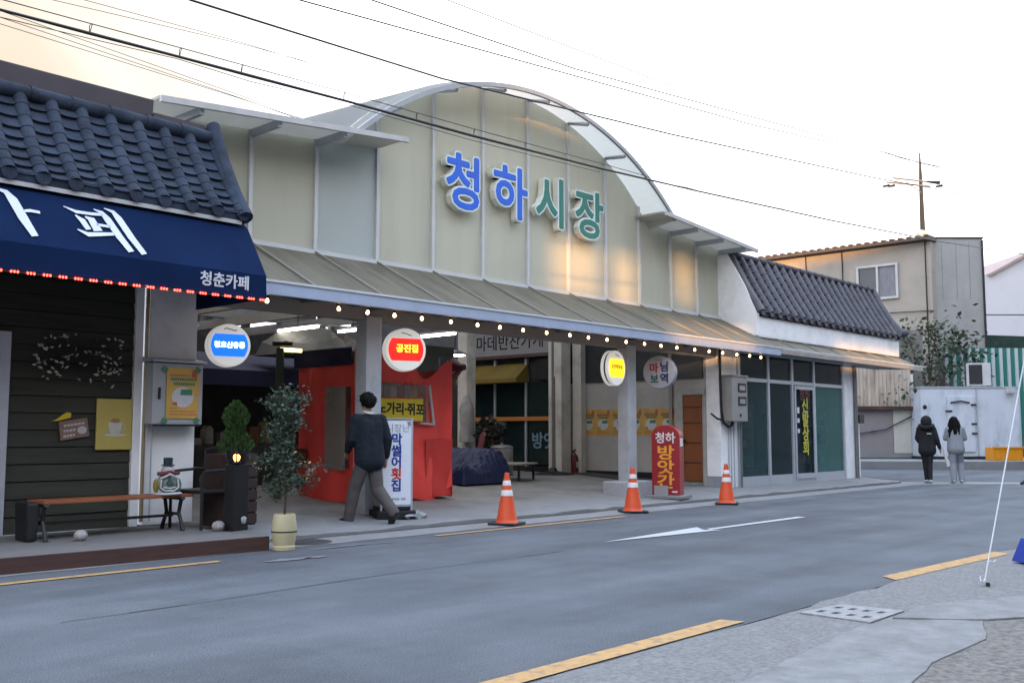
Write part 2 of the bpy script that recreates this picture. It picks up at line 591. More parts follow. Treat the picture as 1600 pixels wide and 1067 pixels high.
# yellow edge lines
def marking(name, polys, mt, z=.008):
    b = MB()
    for p in polys:
        b.quad(*[(x, y, z) for x, y in p])
    return struct(name, b, mt, fix=False)
marking('yellow_line', [[(1.0, 3.43), (6.05, 3.43), (6.0, 3.585), (1.0, 3.585)]], m_yellow)
marking('yellow_line', [[(8.6, 3.42), (11.3, 3.28), (11.35, 3.46), (8.75, 3.6)]], m_yellow)
marking('yellow_line', [[(-8, 8.77), (5.4, 8.75), (5.4, 8.86), (-8, 8.88)]], m_yellow)
marking('yellow_line', [[(8.5, 8.98), (12.4, 8.96), (12.4, 9.06), (8.5, 9.07)]], m_yellow)
fm_ = MB()
rng = random.Random(17)
for cx, cy, rx, ry in ((5.95, 8.42, .26, .07), (7.05, 8.93, .42, .03), (6.25, 8.38, .14, .05), (7.6, 8.90, .2, .02)):
    p = [(cx + rx * math.cos(a) * (1 + rng.uniform(-.35, .35)), cy + ry * math.sin(a) * (1 + rng.uniform(-.35, .35)), .008) for a in [2 * math.pi * k / 26 for k in range(26)]]
    fm_.add(p, [tuple(range(26))])
struct('faded_marking', fm_, m_fade, fix=False)
marking('arrow_marking', [[(14.09, 6.93), (14.1, 7.06), (11.5, 7.05), (11.45, 6.95)], [(9.32, 7.08), (11.55, 6.83), (11.35, 7.0), (11.62, 7.27), (10.8, 7.20)]], m_white_paint)
# old trench repair and stains on the asphalt
rng = random.Random(33)
def blob(cx, cy, rx, ry, n=26, j=.16):
    return [(cx + rx * math.cos(a) * (1 + rng.uniform(-j, j)), cy + ry * math.sin(a) * (1 + rng.uniform(-j, j)), .0035) for a in [2 * math.pi * i / n for i in range(n)]]
# tar seam along the road
rng = random.Random(21)
sm = MB()
x = -6
yb = 6.75
while x < 8.5:
    L = rng.uniform(.25, .8)
    wd = rng.uniform(.006, .02)
    if rng.random() < .75:
        y1 = 6.75 + .05 * math.sin(x * 1.3) + .02 * x
        y2 = 6.75 + .05 * math.sin((x + L) * 1.3) + .02 * (x + L)
        sm.quad((x, y1, .005), (x + L, y2, .005), (x + L, y2 + wd, .005), (x, y1 + wd, .005))
    x += L
struct('road_seam', sm, M('tar', (.045, .05, .058), .8), fix=False)
# pale concrete band at the junction and a low ledge before the far yards
marking('concrete_band', [[(23.9, 9.5), (25.4, 8.9), (27.4, 7.0), (28.3, 7.2), (26.6, 9.4), (25.6, 10.6), (25.6, 11.4), (23.9, 11.4)]], m_conc, .006)
lg = MB().prism([(33.6, 15.1, -.02), (35.3, 13.0, -.02), (37.4, 10.6, -.02), (42, 8, -.02), (60, 14, -.02), (60, 40, -.02), (33.6, 40, -.02)], (0, 0, .32))
struct('far_yard', lg, m_conc, bevel=.03)

# concrete drain lid beside the road
dl = thing('drain_lid', 'square concrete drain lid with two rows of slots by the roadside', 'drain lid', (6.93, 3.06, .005))
sx, sy = .36, .3
P0, P1, P2, P3 = Vector((6.58, 3.30)), Vector((6.56, 2.79)), Vector((7.14, 2.79)), Vector((7.10, 3.23))
def bl(u, v):
    a = P0 + (P1 - P0) * u
    b = P3 + (P2 - P3) * u
    q = a + (b - a) * v
    return q
lid = MB()
nu = [0, .1, .2, .32, .42, .54, .64, .76, .86, 1]
nv = [0, .2, .36, .62, .78, 1]
for i in range(9):
    for j in range(5):
        hole = (i in (1, 3, 5, 7)) and (j in (1, 3))
        q = [bl(nu[i], nv[j]), bl(nu[i + 1], nv[j]), bl(nu[i + 1], nv[j + 1]), bl(nu[i], nv[j + 1])]
        z = .0 if hole else .03
        if not hole:
            lid.prism([(p.x, p.y, .0) for p in q], (0, 0, .014))
lid.build('lid', M('lid_concrete', (.25, .25, .245), .88, .2, 14, .4, 120, dirt=(.14, .135, .13), dscale=6, damt=.7), dl)
MB().prism([(p.x, p.y, .002) for p in (P0, P1, P2, P3)], (0, 0, .0045)).build('shaft', m_black, dl)

mh = thing('manhole_cover', 'dark round manhole cover in the gutter beside the cream pot', 'manhole cover', (7.0, 9.62, .005))
MB().lathe((0, 0, 0), [(.31, 0), (.31, .006), (.27, .007), (.27, .004)], 32).build('ring', M('iron_rim', (.06, .06, .062), .7, .2, 12), mh, local=True)
gr0 = MB().lathe((0, 0, 0), [(.262, 0), (.262, .009), (.25, .010)], 32)
for k in range(-4, 5):
    gr0.box(-.02 + k * .05, .02 + k * .05, -.17, .17, .0102, .013)
gr0.build('cover', M('iron_cover', (.045, .045, .048), .6, .3, 14), mh, local=True)
# ================================================================== market hall
CX, CZ, CR = 13.35, 7.44, 5.56
def arch(x, r=CR):
    d = abs(x - CX)
    return CZ - CR + math.sqrt(max(r * r - d * d, 0))
def ftop(x):
    a = arch(x) if abs(x - CX) < 4.22 else 0
    wing = 5.42 + .085 * (x - 6.3) if x < CX else 5.53 + .085 * (20.4 - x)
    return max(a, wing)
hall = thing('market_hall', 'market hall with an arched pale panel front over a long canopy', 'market hall', (13.3, 12, 0))
MX = [6.5, 7.67, 8.79, 9.97, 11.16, 12.35, 13.54, 14.72, 15.9, 17.06, 18.24, 19.3, 20.25]
for i in range(len(MX) - 1):
    a, c = MX[i], MX[i + 1]
    k = 8
    top = [(a + (c - a) * j / k, 12.0, ftop(a + (c - a) * j / k)) for j in range(k + 1)]
    poly = [(a, 12.0, 3.93), (c, 12.0, 3.93)] + top[::-1]
    o = MB().prism(poly, (0, .06, 0)).build('facade_panel', m_panel_blue if i == 2 else m_panel, hall)
    if i == 2:
        o['label'] = 'bluish newer facade panel'
for i, x in enumerate(MX[1:-1]):
    MB().box(x - .03, x + .03, 11.95, 11.998, 3.95, ftop(x) - .02).build('mullion', m_mull, hall)
MB().box(6.5, 20.25, 11.94, 11.998, 3.86, 3.945).build('sill', m_mull, hall)
# arched eave standing forward of the panels
def arc_pts(r, y, a0, a1, n=40):
    return [(CX + r * math.sin(a0 + (a1 - a0) * i / n), y, CZ - CR + r * math.cos(a0 + (a1 - a0) * i / n)) for i in range(n + 1)]
FCX, FCZ, FCR = 13.2, .95, 6.33          # the front rim is a flatter, larger circle than the panel tops behind it
am, ab = R(41.6), R(48.3)
def rim(r, y, n=48):
    return [(FCX + r * math.sin(-am + 2 * am * i / n), y, FCZ + r * math.cos(-am + 2 * am * i / n)) for i in range(n + 1)]
ae = MB()
o1, o2 = rim(FCR, 11.25), rim(FCR - .075, 11.25)
ae.prism(o1 + o2[::-1], (0, .05, 0))
ae.build('arch_fascia', M('rim_grey', (.30, .31, .33), .5, .1, 4), hall)
so = MB()
fa, ba = rim(FCR - .05, 11.30), arc_pts(CR - .012, 12.0, -ab, ab, 48)
fb, bb_ = rim(FCR - .01, 11.30), arc_pts(CR + .09, 12.0, -ab, ab, 48)
for i in range(48):
    so.quad(fa[i], fa[i + 1], ba[i + 1], ba[i])
so.build('arch_soffit', M('soffit', (.46, .45, .42), .6, .08, 2), hall, fix=False)
translucent(MATS['soffit'], .6, (.85, .84, .78))
at_ = MB()
for i in range(48):
    at_.quad(fb[i], bb_[i], bb_[i + 1], fb[i + 1])
at_.build('arch_roof', m_vault, hall, fix=False)
for x in MX[3:10]:
    if abs(x - CX) < 3.7:
        t_ = math.asin((x - CX) / CR) / ab
        f = Vector((FCX + (FCR - .1) * math.sin(am * t_), 11.32, FCZ + (FCR - .1) * math.cos(am * t_)))
        g = Vector((x, 11.93, arch(x) - .02))
        MB().tube([f, g], [.035, .045], 4).build('bracket', m_alu, hall)
for sgn, xa, xb, za, zb in ((-1, 5.9, 9.95, 5.30, 5.67), (1, 16.95, 20.75, 5.69, 5.42)):
    ef = MB()
    ef.prism([(xa, 11.2, za), (xb, 11.2, zb), (xb, 11.2, zb + .08), (xa, 11.2, za + .08)], (0, .05, 0))
    ef.build('side_eave', m_eave, hall)
    sf = MB().prism([(xa, 11.27, za + .05), (xb, 11.27, zb + .05), (xb, 11.27, zb + .09), (xa, 11.27, za + .09)], (0, .73, 0))
    sf.build('side_soffit', M('soffit_side', (.40, .39, .36), .6, .08, 2), hall)
    if sgn < 0:
        translucent(MATS['soffit_side'], .32, (.85, .84, .78))
    for x in MX:
        if xa + .2 < x < xb - .1:
            z = za + (zb - za) * (x - xa) / (xb - xa)
            MB().box(x - .03, x + .03, 11.28, 11.94, z - .06, z + .04).build('bracket', m_alu, hall)
# barrel vault running back over the hall, and the low side roofs
va = MB()
rings = []
for k, (yy, gr) in enumerate(((12.02, 0), (14, .12), (17, .28), (21, .52), (26, .82), (32, 1.15), (40, 1.6))):
    rings.append([(p[0], yy, p[2] + gr) for p in arc_pts(CR + .09, yy, -R(48.3), R(48.3), 28)])
for a, b in zip(rings, rings[1:]):
    for i in range(28):
        va.quad(a[i], a[i + 1], b[i + 1], b[i])
va.build('vault', m_vault, hall, smooth=True)
vs = MB()
for sg in (-1, 1):
    e0 = [r[0] if sg < 0 else r[-1] for r in rings]
    for a, b in zip(e0, e0[1:]):
        vs.quad((a[0], a[1], 5.2), (b[0], b[1], 5.2), b, a)
vs.quad((6.5, 12.07, 5.38), (9.0, 12.07, 5.6), (9.0, 40, 5.6), (6.5, 40, 5.38))
vs.quad((17.7, 12.07, 5.6), (20.25, 12.07, 5.38), (20.25, 40, 5.38), (17.7, 40, 5.6))
vs.build('side_roof', m_beam, hall)
# canopy: main run and the run in front of the shop
def canopy(x0, x1, y0, z0, y1, z1, name):
    sl_ = (z1 - z0) / (y1 - y0)
    MB().prism([(x0, y0, z0 - .02), (x0, y1, z1 - .02), (x0, y1, z1), (x0, y0, z0)], (x1 - x0, 0, 0)).build(name, m_canopy, hall)
canopy(6.3, 20.3, 10.42, 3.115, 11.94, 3.885, 'canopy')
canopy(20.305, 28.6, 10.46, 3.10, 11.05, 3.40, 'canopy')
for x in [MX[0] + .02] + MX[1:-1]:
    MB().prism([(x - .02, 10.42, 3.117), (x - .02, 11.94, 3.887), (x - .02, 11.94, 3.925), (x - .02, 10.42, 3.145)], (.03, 0, 0)).build('canopy_seam', m_seam, hall)
for k in range(6):
    x = 21.3 + k * 1.25
    MB().prism([(x - .02, 10.46, 3.102), (x - .02, 11.04, 3.397), (x - .02, 11.04, 3.43), (x - .02, 10.46, 3.13)], (.03, 0, 0)).build('canopy_seam', m_seam, hall)
MB().box(6.3, 20.1, 10.36, 10.42, 2.945, 3.12).build('fascia', m_fascia, hall, bevel=.008)
MB().box(20.1, 28.65, 10.42, 10.46, 3.0, 3.10).build('fascia', M('fascia_bare', (.40, .36, .33), .5, .1, 3), hall)
MB().box(6.3, 28.65, 10.345, 10.358, 3.1, 3.13).build('drip_edge', m_mull, hall)
MB().prism([(20.3, 10.47, 3.04), (28.6, 10.47, 3.04), (28.6, 11.8, 3.1), (20.3, 11.8, 3.1)], (0, 0, .03)).build('canopy_ceiling', m_lintel, hall)
# posts and lintel
for x in (9.07, 15.3):
    p = MB().box(x - .12, x + .12, 10.94, 11.18, .13, 2.9).build('post', m_post, hall, bevel=.01)
    MB().box(x + .13, x + .17, 10.96, 11.0, .15, 2.9).build('rain_pipe', m_alu, p)
MB().box(14.86, 15.8, 10.82, 11.3, .1, .37).build('post_base', m_post, hall, bevel=.02)
MB().box(6.7, 18.4, 10.98, 11.16, 2.84, 3.16).build('lintel', m_lintel, hall)
for x in (7.9, 9.07, 11.2, 13.2, 15.3, 17.2):
    MB().box(x - .05, x + .05, 10.5, 10.975, 2.98, 3.1).build('canopy_arm', m_beam, hall)
    MB().box(x - .07, x + .07, 12.1, 27, 4.25, 4.5).build('roof_beam', m_beam, hall)
for yy in (15.5, 20, 25):
    MB().box(6.7, 18.4, yy - .08, yy + .08, 4.51, 4.8).build('cross_beam', m_beam, hall)
# back wall with a bright clerestory
bw = MB()
bw.box(5, 34, 27, 27.15, .3, 4.55)
bw.box(21.5, 34, 27, 27.15, 4.55, 10.5)
bw.box(5, 21.5, 27, 27.15, 5.2, 5.72)
bw.box(5, 21.5, 27, 27.15, 6.2, 10.5)
for x in (5.2, 9, 12.2, 15.55, 16.0, 17.3, 18.6, 20.2):
    bw.box(x - .12, x + .12, 27, 27.15, 4.55, 5.2)
    bw.box(x - .09, x + .09, 27, 27.15, 5.72, 6.2)
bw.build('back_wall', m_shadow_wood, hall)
MB().box(6.52, 6.64, 11.75, 27, .13, 5.3).build('side_wall', m_inner, hall)

# big Hangul lettering on the facade
ms = thing('market_sign', 'large blue and green channel letters on the arched panels', 'sign', (13.4, 11.95, 5.4))
sgreen = M('sign_green', (.045, .19, .15), .35, .06, 3)
sblue = M('sign_blue', (.035, .13, .62), .35, .06, 3)
sside = M('sign_letter_side', (.66, .66, .58), .5, .08, 5)
srim = M('sign_letter_rim', (.62, .72, .72), .4, .05, 5)
for ch, xc, zc, mt in (('청', 11.74, 5.42, sblue), ('하', 12.9, 5.46, sblue), ('시', 14.03, 5.48, sgreen), ('장', 15.18, 5.42, sgreen)):
    L = MB().text(ch, 1.0, (xc, 11.94, zc), (1, 0, 0), (0, 0, 1), .12, .055).build('letter', sside, ms)
    MB().text(ch, 1.0, (xc, 11.818, zc), (1, 0, 0), (0, 0, 1), .004, .055).build('letter_rim', srim, L)
    MB().text(ch, 1.0, (xc, 11.812, zc), (1, 0, 0), (0, 0, 1), .006, .022).build('letter_face', mt, L)

# ================================================================== tiled mansard roofs
def tile_roof(root, x0, x1, y0, z0, y1, z1, pitch, mt, rows=8, sag=.07, rb=.085, mr=None):
    """Roof of round and flat clay tiles from the eave (y0, z0) up to the ridge (y1, z1)."""
    def prof(t):
        return Vector((0, y0 + (y1 - y0) * t, z0 + (z1 - z0) * t - sag * 4 * t * (1 - t)))
    def nrm(t):
        d = (prof(min(1, t + .02)) - prof(max(0, t - .02))).normalized()
        return Vector((0, -d.z, d.y))
    flat, rnd = MB(), MB()
    ncol = int(round((x1 - x0) / pitch))
    pitch = (x1 - x0) / ncol
    rng = random.Random(int(x0 * 10) + 3)
    for r in range(rows):
        ta, tb = r / rows, (r + 1.12) / rows
        for c in range(ncol):
            xa, xb = x0 + c * pitch, x0 + (c + 1) * pitch
            k = 5
            jit = rng.uniform(-.008, .008)
            lo, hi, lo2 = [], [], []
            for i in range(k + 1):
                x = xa + (xb - xa) * i / k
                dish = .035 * (2 * i / k - 1) ** 2
                a, b = prof(ta), prof(min(1, tb))
                lo.append(a + nrm(ta) * (.045 + dish + jit) + Vector((x, 0, 0)))
                lo2.append(a + nrm(ta) * (.005 + dish) + Vector((x, 0, 0)))
                hi.append(b + nrm(min(1, tb)) * (.008 + dish) + Vector((x, 0, 0)))
            for i in range(k):
                flat.quad(lo[i], lo[i + 1], hi[i + 1], hi[i])
                flat.quad(lo2[i], lo2[i + 1], lo[i + 1], lo[i])
    for c in range(ncol + 1):
        x = x0 + c * pitch
        for r in range(rows):
            ta, tb = r / rows, min(1, (r + 1.05) / rows)
            rings = []
            for t, rad in ((ta, rb * 1.05 * rng.uniform(.97, 1.03)), (tb, rb * .97)):
                o, nn = prof(t), nrm(t)
                rings.append([o + nn * (.03 + rad * math.sin(a)) + Vector((x + rad * math.cos(a), 0, 0)) for a in [math.pi * j / 8 for j in range(9)]])
            for j in range(8):
                rnd.quad(rings[0][j], rings[0][j + 1], rings[1][j + 1], rings[1][j])
            if r == 0:
                cc = prof(0) + nrm(0) * .03 + Vector((x, 0, 0))
                low = [cc + Vector((rb * 1.05 * math.cos(a), -.004, rb * 1.05 * math.sin(a))) for a in [2 * math.pi * j / 14 for j in range(14)]]
                rnd.prism(low, (0, -.03, 0))
            else:
                rnd.add(rings[0], [tuple(range(9))])
    f = flat.build('flat_tiles', mt, root, smooth=True, fix=False)
    g = rnd.build('round_tiles', mr or mt, root, smooth=True, fix=False)
    # hanging lip of the eave tiles
    lip = MB()
    for c in range(ncol):
        xa = x0 + c * pitch
        top = [(xa + pitch * i / 6, y0 - .015, z0 + .05 + .035 * (i / 3 - 1) ** 2) for i in range(7)]
        bot = [(xa + pitch * i / 6, y0 - .015, z0 - .03 - .06 * math.sin(math.pi * i / 6)) for i in range(7)]
        lip.prism(bot + top[::-1], (0, .02, 0))
    lip.build('eave_tiles', mt, root)
    # backing of the mansard and its ridge roll
    bk = MB()
    pts = [prof(t / 10) + Vector((x0, 0, 0)) for t in range(11)]
    bk.prism([tuple(p) for p in pts] + [(x0, y1 + .05, z1), (x0, y1 + .05, z0 - .02)], (x1 - x0, 0, 0))
    bk.build('roof_core', mt, root)
    rr = MB()
    nseg = int((x1 - x0) / .42)
    for i in range(nseg):
        a, b = x0 + (x1 - x0) * i / nseg, x0 + (x1 - x0) * (i + 1.0) / nseg
        rr.tube([(a, y1 - .02, z1 + .04), (b + .03, y1 - .02, z1 + .04)], [.098, .085], 12)
    rr.build('ridge_roll', mt, root, smooth=True)

m_tile = M('clay_tile_blue_grey', (.022, .031, .050), .85, .5, 2.6, .4, 40, dirt=(.05, .06, .078), dscale=3, damt=.5, spec=.2)
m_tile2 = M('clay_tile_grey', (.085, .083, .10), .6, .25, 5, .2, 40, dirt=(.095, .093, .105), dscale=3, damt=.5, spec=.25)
m_ridge_band = M('ridge_band', (.055, .047, .055), .7, .15, 2)

# ================================================================== cafe
cafe = thing('cafe_building', 'cafe with dark plank wall, blue grey tiled roof and navy awning', 'cafe', (4.5, 11.5, 0))
m_siding = M('dark_green_siding', (.026, .028, .019), .6, .35, 2, .25, 30, stretch=(.5, 1, 7), dirt=(.045, .043, .032), dscale=.8, damt=.6)
wl = MB()
nb = 17
for i in range(nb):
    z0, z1 = .15 + i * .19, .15 + (i + 1) * .19
    wl.prism([(-1.5, 11.5, z0), (-1.5, 11.455, z0 + .004), (-1.5, 11.475, z1 - .004), (-1.5, 11.5, z1)], (7.28, 0, 0))
wl.box(-1.5, 5.78, 11.5, 11.62, .15, 3.7)
wl.build('plank_wall', m_siding, cafe)
MB().box(-1.5, 6.55, 11.1, 11.62, 3.4, 3.75).build('soffit', m_shadow_wood, cafe)
MB().box(5.785, 5.885, 11.42, 11.56, .15, 3.4).build('corner_trim', m_white_wall, cafe, bevel=.006)
MB().box(5.97, 6.62, 11.45, 11.75, .15, 3.4).build('pillar', m_white_wall, cafe, bevel=.015)
MB().tube([(5.925, 11.42, .2), (5.925, 11.42, 3.3)], .022, 10).build('gas_pipe', M('brass_pipe', (.30, .24, .15), .4, .1, 10, metal=.6), cafe, smooth=True)
MB().tube([(6.03, 11.42, .2), (6.03, 11.42, 1.36)], .008, 6).build('wire', m_alu, cafe)
dr = MB()
dr.box(3.2, 4.22, 11.40, 11.452, .15, 2.3)
dr.build('door', GLASS('door_glass', (.02, .022, .024), 1, .08), cafe)
df = MB()
df.box(4.22, 4.34, 11.38, 11.452, .15, 2.36)
df.box(3.1, 4.22, 11.38, 11.452, 2.28, 2.36)
df.build('door_frame', m_alu, cafe)
# tiled roof over the awning, with a dark ridge band
tile_roof(cafe, -1.5, 6.42, 10.2, 3.80, 10.92, 4.84, .33, m_tile, 8, .07, .075)
MB().prism([(-1.5, 11.02, 4.9), (-1.5, 11.0, 5.22), (-1.5, 11.3, 5.24), (-1.5, 11.3, 4.9)], (7.2, 0, 0)).build('ridge_band', m_ridge_band, cafe, bevel=.015)
MB().box(5.7, 6.42, 10.99, 11.3, 4.9, 5.06).build('ridge_step', m_ridge_band, cafe)
hipp = [(6.45, 10.16, 3.78), (6.45, 10.42, 4.12), (6.45, 10.7, 4.58), (6.45, 10.93, 5.06)]
MB().tube(hipp, [.1, .09, .085, .08], 10).build('hip_roll', m_tile, cafe, smooth=True)
MB().prism([(6.43, 10.2, 3.78), (6.43, 10.95, 5.0), (6.43, 11.5, 5.0), (6.43, 11.5, 3.5)], (.03, 0, 0)).build('gable_end', m_tile, cafe)
# awning
m_awn = M('navy_awning', (.0040, .0145, .052), .9, .15, 1.6, .06, 12, spec=.08)
xe = 6.52
aw = MB()
aw.prism([(-1.5, 10.3, 3.74), (-1.5, 10.2, 3.66), (-1.5, 9.8, 3.06), (-1.5, 9.785, 2.79), (-1.5, 9.80, 2.79), (-1.5, 9.82, 3.05), (-1.5, 10.3, 3.70)], (xe + 1.5, 0, 0))
aw.prism([(xe - .02, 10.3, 3.72), (xe - .02, 9.8, 3.05), (xe - .02, 9.79, 2.79), (xe - .02, 11.3, 2.79), (xe - .02, 11.3, 3.72)], (.015, 0, 0))
awn = aw.build('awning', m_awn, cafe)
MB().box(-1.5, xe - .1, 10.18, 10.2, 3.70, 3.745).build('awning_trim', m_eave, awn)
m_letter = M('awning_lettering', (.52, .55, .62), .6, .05, 8)
# brush lettering on the awning slope: slope axes
u = Vector((1, 0, 0))
v = Vector((0, .4, .6)).normalized()
nrm_ = u.cross(v)
o0 = Vector((0, 10.0, 3.36)) + nrm_ * .012
def stroke(mb, pts, ws):
    L, Rr = [], []
    for i, p in enumerate(pts):
        a, b = Vector(pts[max(0, i - 1)]), Vector(pts[min(len(pts) - 1, i + 1)])
        d = (b - a).normalized()
        nn = Vector((-d.y, d.x))
        L.append(Vector(p) + nn * ws[i])
        Rr.append(Vector(p) - nn * ws[i])
    poly = L + Rr[::-1]
    mb.prism([o0 + u * q.x + v * q.y for q in poly], nrm_ * .003)
bl_ = MB()
bs = MB()
# last two syllables of the name: 카 페
stroke(bs, [(3.05, .22), (3.35, .2), (3.56, .22), (3.6, .1), (3.5, -.08), (3.3, -.24)], [.02, .03, .035, .04, .05, .01])
stroke(bs, [(3.12, .02), (3.4, .04), (3.58, .03)], [.03, .03, .02])
stroke(bs, [(3.64, .32), (3.75, .29), (3.80, .20), (3.86, -.04), (3.93, -.26)], [.008, .03, .05, .05, .035])
stroke(bs, [(3.88, .06), (3.95, .08), (4.04, .075)], [.015, .02, .018])
stroke(bs, [(4.3, .22), (4.42, .17), (4.58, .175), (4.7, .19)], [.005, .022, .02, .02])
stroke(bs, [(4.40, .12), (4.46, .06), (4.5, -.06)], [.008, .035, .03])
stroke(bs, [(4.5, .12), (4.56, .1), (4.6, -.06)], [.008, .04, .05])
stroke(bs, [(4.38, -.08), (4.48, -.13), (4.62, -.1), (4.76, -.07)], [.008, .03, .025, .02])
stroke(bs, [(4.6, .03), (4.75, .03)], [.018, .018])
stroke(bs, [(4.62, .25), (4.7, .22), (4.74, .14), (4.82, -.1), (4.9, -.29)], [.006, .025, .042, .042, .035])
stroke(bs, [(4.74, .29), (4.83, .26), (4.87, .18), (4.95, -.08), (5.04, -.30)], [.006, .025, .042, .042, .035])
bs.build('lettering', m_letter, awn)
MB().text('청춘카페', .17, (5.98, 9.785, 2.93), (1, 0, 0), (0, 0, 1), .003, .004).build('lettering', m_letter, awn)
# red light strip along the valance
led_m = M('red_led', (.6, .02, .02), emit=(1, .03, .02), estr=7)
MB().box(-1.5, xe - .02, 9.775, 9.79, 2.765, 2.782).build('light_strip', m_black, awn)
led = MB()
for j in range(3):
    led.ball((j * .03, 0, 0), (.011, .011, .013), 8, 5)
l0 = None
x = 6.46
while x > 3.0:
    if l0 is None:
        l0 = led.build('led', led_m, awn, local=True)
        o = l0
    else:
        o = l0.copy()
        COL.objects.link(o)
        o.parent = awn
    o.location = Vector((x - .03, 9.768, 2.772)) - cafe.location
    x -= .152

# wooden deck
dk = thing('deck', 'low dark timber deck with a reddish front board below the cafe', 'deck', (3, 10.4, 0))
MB().prism([(-2, 9.66, .02), (6.27, 9.32, .02), (6.27, 11.45, .02), (-2, 11.45, .02)], (0, 0, .125)).build('deck_boards', M('deck_top', (.16, .155, .15), .7, .15, 3, .3, 40, stretch=(1, 12, 1)), dk)
MB().prism([(-2, 9.62, -.01), (6.29, 9.28, -.01), (6.29, 9.315, -.01), (-2, 9.655, -.01)], (0, 0, .16)).build('front_board', M('deck_front', (.062, .030, .024), .6, .2, 3, .2, 30, stretch=(1, 1, 8)), dk, bevel=.006)
MB().prism([(6.275, 9.3, -.01), (6.30, 9.3, -.01), (6.30, 11.4, -.01), (6.275, 11.4, -.01)], (0, 0, .15)).build('side_board', MATS['deck_front'], dk)

# ================================================================== shop on the right
shop = thing('shop_building', 'glass fronted shoe shop with grey tiled roof and white gable', 'shop', (22, 11, 0))
sgx = [19.15, 20.45, 21.6, 22.72, 24.35]
fr = MB()
for x in sgx:
    fr.box(x - .045, x + .045, 10.86, 10.96, .05, 3.05)
for za, zb in ((.05, .32), (2.38, 2.46), (2.98, 3.06)):
    for a, c in zip(sgx, sgx[1:]):
        fr.box(a + .045, c - .045, 10.868, 10.952, za, zb)
fr.build('window_frame', m_alu, shop)
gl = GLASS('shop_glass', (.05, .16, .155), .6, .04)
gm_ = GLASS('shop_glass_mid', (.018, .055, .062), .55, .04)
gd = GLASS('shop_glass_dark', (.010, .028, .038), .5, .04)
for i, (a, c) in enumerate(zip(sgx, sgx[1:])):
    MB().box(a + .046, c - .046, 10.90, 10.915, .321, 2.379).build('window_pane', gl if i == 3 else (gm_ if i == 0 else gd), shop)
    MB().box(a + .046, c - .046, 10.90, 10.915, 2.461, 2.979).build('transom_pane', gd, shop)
sd = MB()
a, c = 21.66, 22.66
sd.box(a, a + .06, 10.84, 10.862, .2, 2.36)
sd.box(c - .06, c, 10.84, 10.862, .2, 2.36)
sd.box(a + .06, c - .06, 10.842, 10.86, .2, .3)
sd.box(a + .06, c - .06, 10.842, 10.86, 2.28, 2.36)
door = sd.build('door', m_alu, shop)
m_ylet = M('yellow_lettering', (.42, .40, .03), .5, .1, 8)
for i, ch in enumerate('신발상회'):
    MB().text(ch, .36, (22.18, 10.85, 1.88 - i * .33), (1, 0, 0), (0, 0, 1), .003, .012).build('lettering', m_ylet, door)
MB().text('청하', .3, (22.18, 10.85, 2.14), (1, 0, 0), (0, 0, 1), .003, .006).build('lettering', M('dull_red_letter', (.12, .025, .035), .6), door)
for z0, h in ((1.72, .14), (1.5, .1), (1.26, .1)):
    MB().box(21.74, 21.84, 10.83, 10.84, z0, z0 + h).build('notice', M('paper_white', (.55, .56, .58), .7), door)
# inside of the shop, dim
MB().box(19.2, 25.2, 14.2, 14.3, .1, 3.4).build('back_wall', M('shop_back', (.3, .36, .35), .8, .3, 1.5), shop)
MB().box(19.2, 25.2, 11.0, 14.2, .04, .1).build('floor', m_floor, shop)
MB().box(19.2, 25.2, 11.0, 14.2, 3.3, 3.36).build('ceiling', m_inner, shop)
rng = random.Random(4)
for k, (xa, xb) in enumerate(((19.4, 20.3), (22.9, 24.1))):
    sh = MB()
    for z in (.5, .95, 1.4, 1.85):
        sh.box(xa, xb, 11.2, 11.6, z, z + .03)
    for x in (xa, xb - .03):
        sh.box(x, x + .03, 11.2, 11.6, .1, 1.9)
    s_ = sh.build('shelf', m_inner, shop)
    for j in range(22):
        z = rng.choice((.53, .98, 1.43))
        x = rng.uniform(xa + .1, xb - .2)
        col = rng.choice(((.55, .5, .45), (.08, .2, .45), (.6, .62, .63), (.2, .5, .48), (.4, .14, .1)))
        MB().box(x, x + rng.uniform(.1, .22), 11.22, 11.5, z, z + rng.uniform(.1, .26)).build('shoe_box', M('box_%02d' % int(col[0] * 100), col, .7), s_)
for x, z, w_, h, col in ((20.7, .5, .35, 1.5, (.05, .09, .2)), (21.05, .6, .3, 1.1, (.2, .42, .42)), (21.3, .35, .25, 1.3, (.04, .05, .09))):
    b = MB().prism([(x, 11.3, z), (x + w_, 11.35, z), (x + w_ * .9, 11.35, z + h), (x + w_ * .15, 11.3, z + h)], (0, .12, 0))
    b.build('hanging_coat', M('coat_%d' % int(x * 10), col, .8, .2, 8), shop, bevel=.03)
# walls, corner pillar, pipe
MB().box(24.40, 25.15, 10.88, 11.3, .05, 3.3).build('corner_pillar', m_white_wall, shop, bevel=.01)
MB().box(25.0, 25.2, 11.3, 16, .05, 3.4).build('side_wall', m_white_wall, shop)
MB().tube([(24.98, 10.83, .06), (24.98, 10.83, 2.98)], .05, 12).build('drain_pipe', M('pipe_grey', (.14, .14, .145), .5), shop, smooth=True)
MB().box(25.25, 25.45, 10.95, 11.15, .06, 1.55).build('gate_post', m_white_wall, shop)
MB().obox((25.25, 10.86, 1.62), (.3, .14, .22)).build('switch_box', m_dark, shop)
MB().box(18.4, 19.10, 10.9, 11.24, .08, 3.3).build('pillar', m_white_wall, shop, bevel=.012)
MB().box(18.385, 18.8, 10.885, 11.24, .08, .36).build('pillar_foot', M('foot_grey', (.26, .28, .31), .7), shop)
